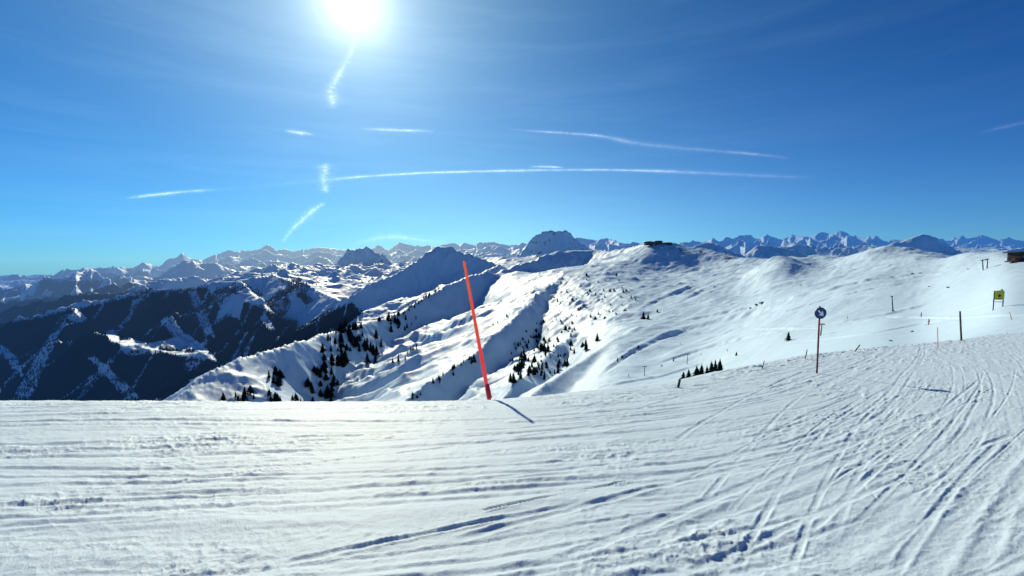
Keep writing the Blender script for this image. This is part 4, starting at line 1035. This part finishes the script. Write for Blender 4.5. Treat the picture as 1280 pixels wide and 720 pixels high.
# ------------------------------------------------------------------ skiers, tiny in the photo
def skier(px, row, hpx, label, mat, lo=60, face=0.6):
    p = on_mid(px, row, lo); h = 1.75
    root = empty('person', p, face); tag(root, label, 'skier', 'skiers on the far slopes')
    V = [((0, 0, .92), .15), ((0, .02, 1.15), .15), ((0, .06, 1.38), .17), ((0, .08, 1.50), .07), ((0, .10, 1.64), .10), ((0, .10, 1.74), .07),
         ((.11, .02, .86), .11), ((.14, .12, .48), .075), ((.14, .02, .06), .06), ((-.11, .02, .86), .11), ((-.14, .12, .48), .075), ((-.14, .02, .06), .06),
         ((.20, .06, 1.38), .07), ((.30, .10, 1.12), .05), ((.30, .34, 1.02), .04), ((-.20, .06, 1.38), .07), ((-.30, .10, 1.12), .05), ((-.30, .34, 1.02), .04), ((.14, .16, .04), .05), ((-.14, .16, .04), .05)]
    E = [(0, 1), (1, 2), (2, 3), (3, 4), (4, 5), (0, 6), (6, 7), (7, 8), (0, 9), (9, 10), (10, 11), (2, 12), (12, 13), (13, 14), (2, 15), (15, 16), (16, 17), (8, 18), (11, 19)]
    if 'person_body' in bpy.data.meshes: me = bpy.data.meshes['person_body']
    else:
        me = bpy.data.meshes.new('person_body'); me.from_pydata([q[0] for q in V], E, []); me.update()
    o = bpy.data.objects.new('body', me); COL.objects.link(o); o.parent = root
    md = o.modifiers.new('skin', 'SKIN'); 
    if not me.skin_vertices: 
        bpy.context.view_layer.objects.active = o; bpy.ops.object.select_all(action='DESELECT')
        me.attributes
    if me.skin_vertices:
        for i, q in enumerate(V): me.skin_vertices[0].data[i].radius = (q[1], q[1])
        me.skin_vertices[0].data[0].use_root = True
    o.modifiers.new('sub', 'SUBSURF').levels = 1
    if not me.materials: me.materials.append(mat)
    o.material_slots[0].link = 'OBJECT'; o.material_slots[0].material = mat
    for sx_ in (-.14, .14):
        def f(bm): box(bm, (sx_, .1, .012), (.09, 1.65, .02)); box(bm, (sx_, .97, .05), (.09, .18, .02), 0, .6)
        part('ski', f, M['dark'], root)
    for sx_ in (-.32, .32):
        def f(bm): tube(bm, [(sx_, .36, 1.05), (sx_ * 1.3, -.15, .05)], .012, 6)
        part('ski_pole', f, M['dark'], root)
    def f(bm): bmesh.ops.create_uvsphere(bm, u_segments=12, v_segments=8, radius=.13, matrix=Matrix.Translation((0, .10, 1.70)))
    part('helmet', f, M['black'], root)
skier(1153.5, 396.5, 4, 'skier in dark clothes crossing the slope left of the tall leaning post', M['jacket_a'], 60, 1.2)
skier(1163.5, 406, 4, 'skier in red between the thin stake and the slope track', M['jacket_b'], 50, .4)
skier(852.5, 431, 4, 'skier in dark clothes above and left of the taller T shaped pylon', M['jacket_a'], 120, 1.9)
skier(878.5, 444.5, 4, 'skier in red right of the taller T shaped pylon', M['jacket_b'], 120, 2.3)
skier(1062, 399, 4, 'skier in dark clothes on the track between the blue sign and the single mast', M['jacket_a'], 80, 1.0)
skier(788, 471.5, 4, 'skier in dark clothes left of the lower T shaped pylon', M['jacket_a'], 120, .2)
skier(911, 439.5, 4, 'skier in dark clothes between the taller pylon and the lone small spruce', M['jacket_a'], 120, .7)

# ------------------------------------------------------------------ distant forest, one mass
def forest_mass():
    U, X, Y, Z, RW, fm = VAL; rr = np.random.default_rng(77)
    vis = (RW <= np.minimum.accumulate(RW, 0) + 1.0) & (RW < 515) & (U[None, :] > -60) & (Y < 5300)
    # area of the cell as seen on the ground
    wgt = np.where(vis, np.clip(fm - .12, 0, 1) ** 1.2, 0) * Y * Y; wgt /= wgt.sum(); N = 30000
    pick = rr.choice(wgt.size, N, p=wgt.ravel()); c = np.stack([X.ravel()[pick], Y.ravel()[pick], Z.ravel()[pick]], 1)
    c[:, 0] += rr.uniform(-3, 3, N); h = rr.uniform(12, 25, N); r = h * rr.uniform(.17, .27, N)
    ns = 5; ang = np.arange(ns) * 2 * np.pi / ns
    V = []; Fc = []
    base = c[:, None, :] + np.stack([np.cos(ang)[None] * r[:, None], np.sin(ang)[None] * r[:, None], np.zeros((N, ns)) + 0.0], -1)
    apex = c + np.stack([np.zeros(N), np.zeros(N), h], 1)
    V = np.concatenate([base, apex[:, None, :]], 1).reshape(-1, 3); o0 = np.arange(N) * (ns + 1)
    tri = np.stack([np.stack([o0 + k, o0 + (k + 1) % ns, o0 + ns], 1) for k in range(ns)], 1).reshape(-1, 3)
    me = bpy.data.meshes.new('distant_forest'); me.vertices.add(len(V)); me.vertices.foreach_set('co', V.astype(np.float32).ravel())
    me.loops.add(tri.size); me.loops.foreach_set('vertex_index', tri.astype(np.int32).ravel()); me.polygons.add(len(tri)); me.polygons.foreach_set('loop_start', np.arange(0, tri.size, 3, dtype=np.int32))
    me.update(calc_edges=True); me.materials.append(M['farneedles']); o = bpy.data.objects.new('distant_forest', me); COL.objects.link(o)
    tag(o, 'dark conifer forest covering the shaded valley mountainsides', 'forest', None, 'stuff')
forest_mass()

# ------------------------------------------------------------------ contrails, sheets of ice cloud at 8 km
def contrail_mat(name, puff, col=(0.95, 0.97, 1.0)):
    m, t = new_mat(name); m.cycles.use_transparent_shadow = True if hasattr(m, 'cycles') else None
    dn = t.node('ShaderNodeAttribute', attribute_name='dens').outputs['Fac']; uv = t.node('ShaderNodeAttribute', attribute_name='ribbon').outputs['Vector']
    sp = t.node('ShaderNodeSeparateXYZ'); t.l.new(uv, sp.inputs[0])
    cr = t.math('SUBTRACT', 1.0, t.math('POWER', t.math('ABSOLUTE', sp.outputs[1]), 1.3), True); cr = t.math('ADD', t.math('POWER', cr, 5.0), t.math('MULTIPLY', cr, 0.16))
    nz = t.noise(t.mapping(uv, (puff, 1.1 if puff < 20 else 2.0, 1)), 1.0, 5, 0.65, 0.3)
    nz = t.ramp(nz, [(0.30, (0.05 if puff > 20 else 0.45,) * 3), (0.62, (1,) * 3)])
    lf = t.ramp(t.noise(t.mapping(uv, (1.7, 0.3, 1)), 1.0, 3, 0.6), [(0.35, (0.35,) * 3), (0.62, (1,) * 3)])
    a = t.math('MULTIPLY', t.math('MULTIPLY', t.math('MULTIPLY', cr, nz), lf), dn)
    c = t.mix(a, c4(0, 0, 0), c4(*col)); tl = t.node('ShaderNodeBsdfTranslucent'); t.l.new(c, tl.inputs[0])
    tp = t.node('ShaderNodeBsdfTransparent'); ads = t.node('ShaderNodeAddShader'); t.l.new(tl.outputs[0], ads.inputs[0]); t.l.new(tp.outputs[0], ads.inputs[1])
    o = t.node('ShaderNodeOutputMaterial'); t.l.new(ads.outputs[0], o.inputs[0]); return m
CT = {'line': contrail_mat('contrail_ice', 9), 'puffy': contrail_mat('puffy_contrail_ice', 26)}
def contrail(pts, label, mat='line', alt=8000.0, name='contrail', cat='contrail'):
    """pts: (px,row,half width px,density)"""
    P = []
    for i in range(len(pts) - 1):
        for k in range(8): P.append([pts[i][c] + (pts[i + 1][c] - pts[i][c]) * k / 8 for c in range(4)])
    P.append(list(pts[-1])); P = np.array(P, float); P[:, 3] *= 0.72; P[:, 2] *= 1.9
    for c in range(2): e = np.pad(P[:, c], 4, mode='reflect', reflect_type='odd'); P[:, c] = np.convolve(e, np.ones(9) / 9, 'valid')
    d_ = np.gradient(P[:, :2], axis=0); d_ /= np.linalg.norm(d_, axis=1)[:, None] + 1e-9; nrm = np.stack([-d_[:, 1], d_[:, 0]], 1)
    acc = np.concatenate([[0], np.cumsum(np.linalg.norm(np.diff(P[:, :2], axis=0), axis=1))]) / 60
    V = []; at = []; rb = []; n5 = 5
    for i in range(len(P)):
        for j in range(n5):
            q = (j / (n5 - 1)) * 2 - 1; u_, r_ = P[i, :2] + nrm[i] * q * P[i, 2]
            s_ = zrow(r_, 1.0); Yc = min(alt / max(s_, 0.02), 160000); V.append(unproj(u_, r_, Yc)); at.append(P[i, 3]); rb.append((acc[i], q, pts[0][0] * .1))
    fcs = [(i * n5 + j, i * n5 + j + 1, (i + 1) * n5 + j + 1, (i + 1) * n5 + j) for i in range(len(P) - 1) for j in range(n5 - 1)]
    c0 = V[len(V) // 2]; me = bpy.data.meshes.new(name); me.from_pydata([(a - c0[0], b - c0[1], c - c0[2]) for a, b, c in V], [], fcs)
    A_ = me.attributes.new('dens', 'FLOAT', 'POINT'); A_.data.foreach_set('value', at)
    B_ = me.attributes.new('ribbon', 'FLOAT_VECTOR', 'POINT'); B_.data.foreach_set('vector', np.array(rb, np.float32).ravel())
    me.materials.append(CT[mat]); o = bpy.data.objects.new(name, me); o.location = c0; COL.objects.link(o); tag(o, label, cat, 'contrails in the sky' if name == 'contrail' else None); return o
contrail([(446, 40, 3, 0), (442, 55, 4, .5), (436, 72, 5, .7), (426, 88, 6, .9), (420, 100, 8, 1), (412, 113, 9, 1), (416, 128, 10, .9), (418, 137, 9, 0)], 'puffy upright contrail hanging right under the sun', 'puffy')
contrail([(355, 163, 1.5, .1), (365, 164.5, 3, 1.3), (378, 166.5, 3, 1.3), (393, 168.5, 1.5, .1)], 'very short bright contrail scrap left of the sun column')
contrail([(452, 161, 1.5, .1), (475, 162, 2.2, .9), (510, 163, 2.2, .8), (542, 164, 2, .1)], 'short faint straight contrail in the upper middle of the sky')
contrail([(407, 203, 7, 0), (407, 209, 11, 1.2), (406, 217, 9, 1.1), (404, 226, 7, .7), (406, 235, 7, 1.2), (407, 243, 5, 0)], 'small blotchy cloud like contrail knot above the long line', 'puffy')
contrail([(407, 254, 3, .2), (398, 258, 4, 1.1), (385, 268, 5, .9), (370, 281, 4, .9), (357, 297, 3, .5), (352, 304, 2, 0)], 'slanting broken contrail falling toward the left horizon', 'puffy')
contrail([(155, 248, 1.5, 0), (175, 245.5, 2.2, 1.1), (215, 241, 2.4, 1.2), (250, 238, 2.2, .7), (265, 237.5, 2.5, .05), (340, 231.5, 4, .06), (405, 225, 4, .12), (425, 223, 2.2, .8), (470, 219.5, 1.8, 1.1), (520, 216.5, 1.7, 1.2), (560, 215, 1.7, 1.2), (650, 213, 1.7, 1.3), (730, 212, 1.7, 1.3), (800, 213, 1.7, 1.1), (830, 214, 2.6, .6), (900, 217, 2.6, .28), (960, 220, 2.6, .22), (1020, 222, 3, 0)], 'longest thin contrail arching across the whole middle of the sky')
contrail([(662, 208.5, 1, .2), (675, 208.2, 1.6, 1.3), (695, 208.8, 1.6, 1.2), (706, 209.5, 1, .1)], 'tiny dash of contrail just above the longest one')
contrail([(630, 161, 2, 0), (670, 164, 1.8, .4), (710, 166.5, 2.0, .7), (755, 170, 2.5, .75), (775, 175, 4, .45), (800, 180, 4, .25), (850, 185, 3.5, .22), (900, 189, 2.6, .3), (950, 193, 2.2, .4), (990, 198, 3, 0)], 'bent contrail sloping down to the right in the upper sky')
contrail([(1215, 168, 2, 0), (1250, 160, 3, .10), (1290, 151, 3, .12)], 'very faint contrail at the right edge of the sky')
contrail([(440, 306, 3, 0), (465, 298, 5, .25), (495, 295, 5, .45), (520, 299, 4, .25), (560, 303, 3, 0)], 'faint lens shaped cloud just above the horizon peaks', 'line', 8000, 'lens_cloud', 'cloud')
print("all", time.time() - T0)
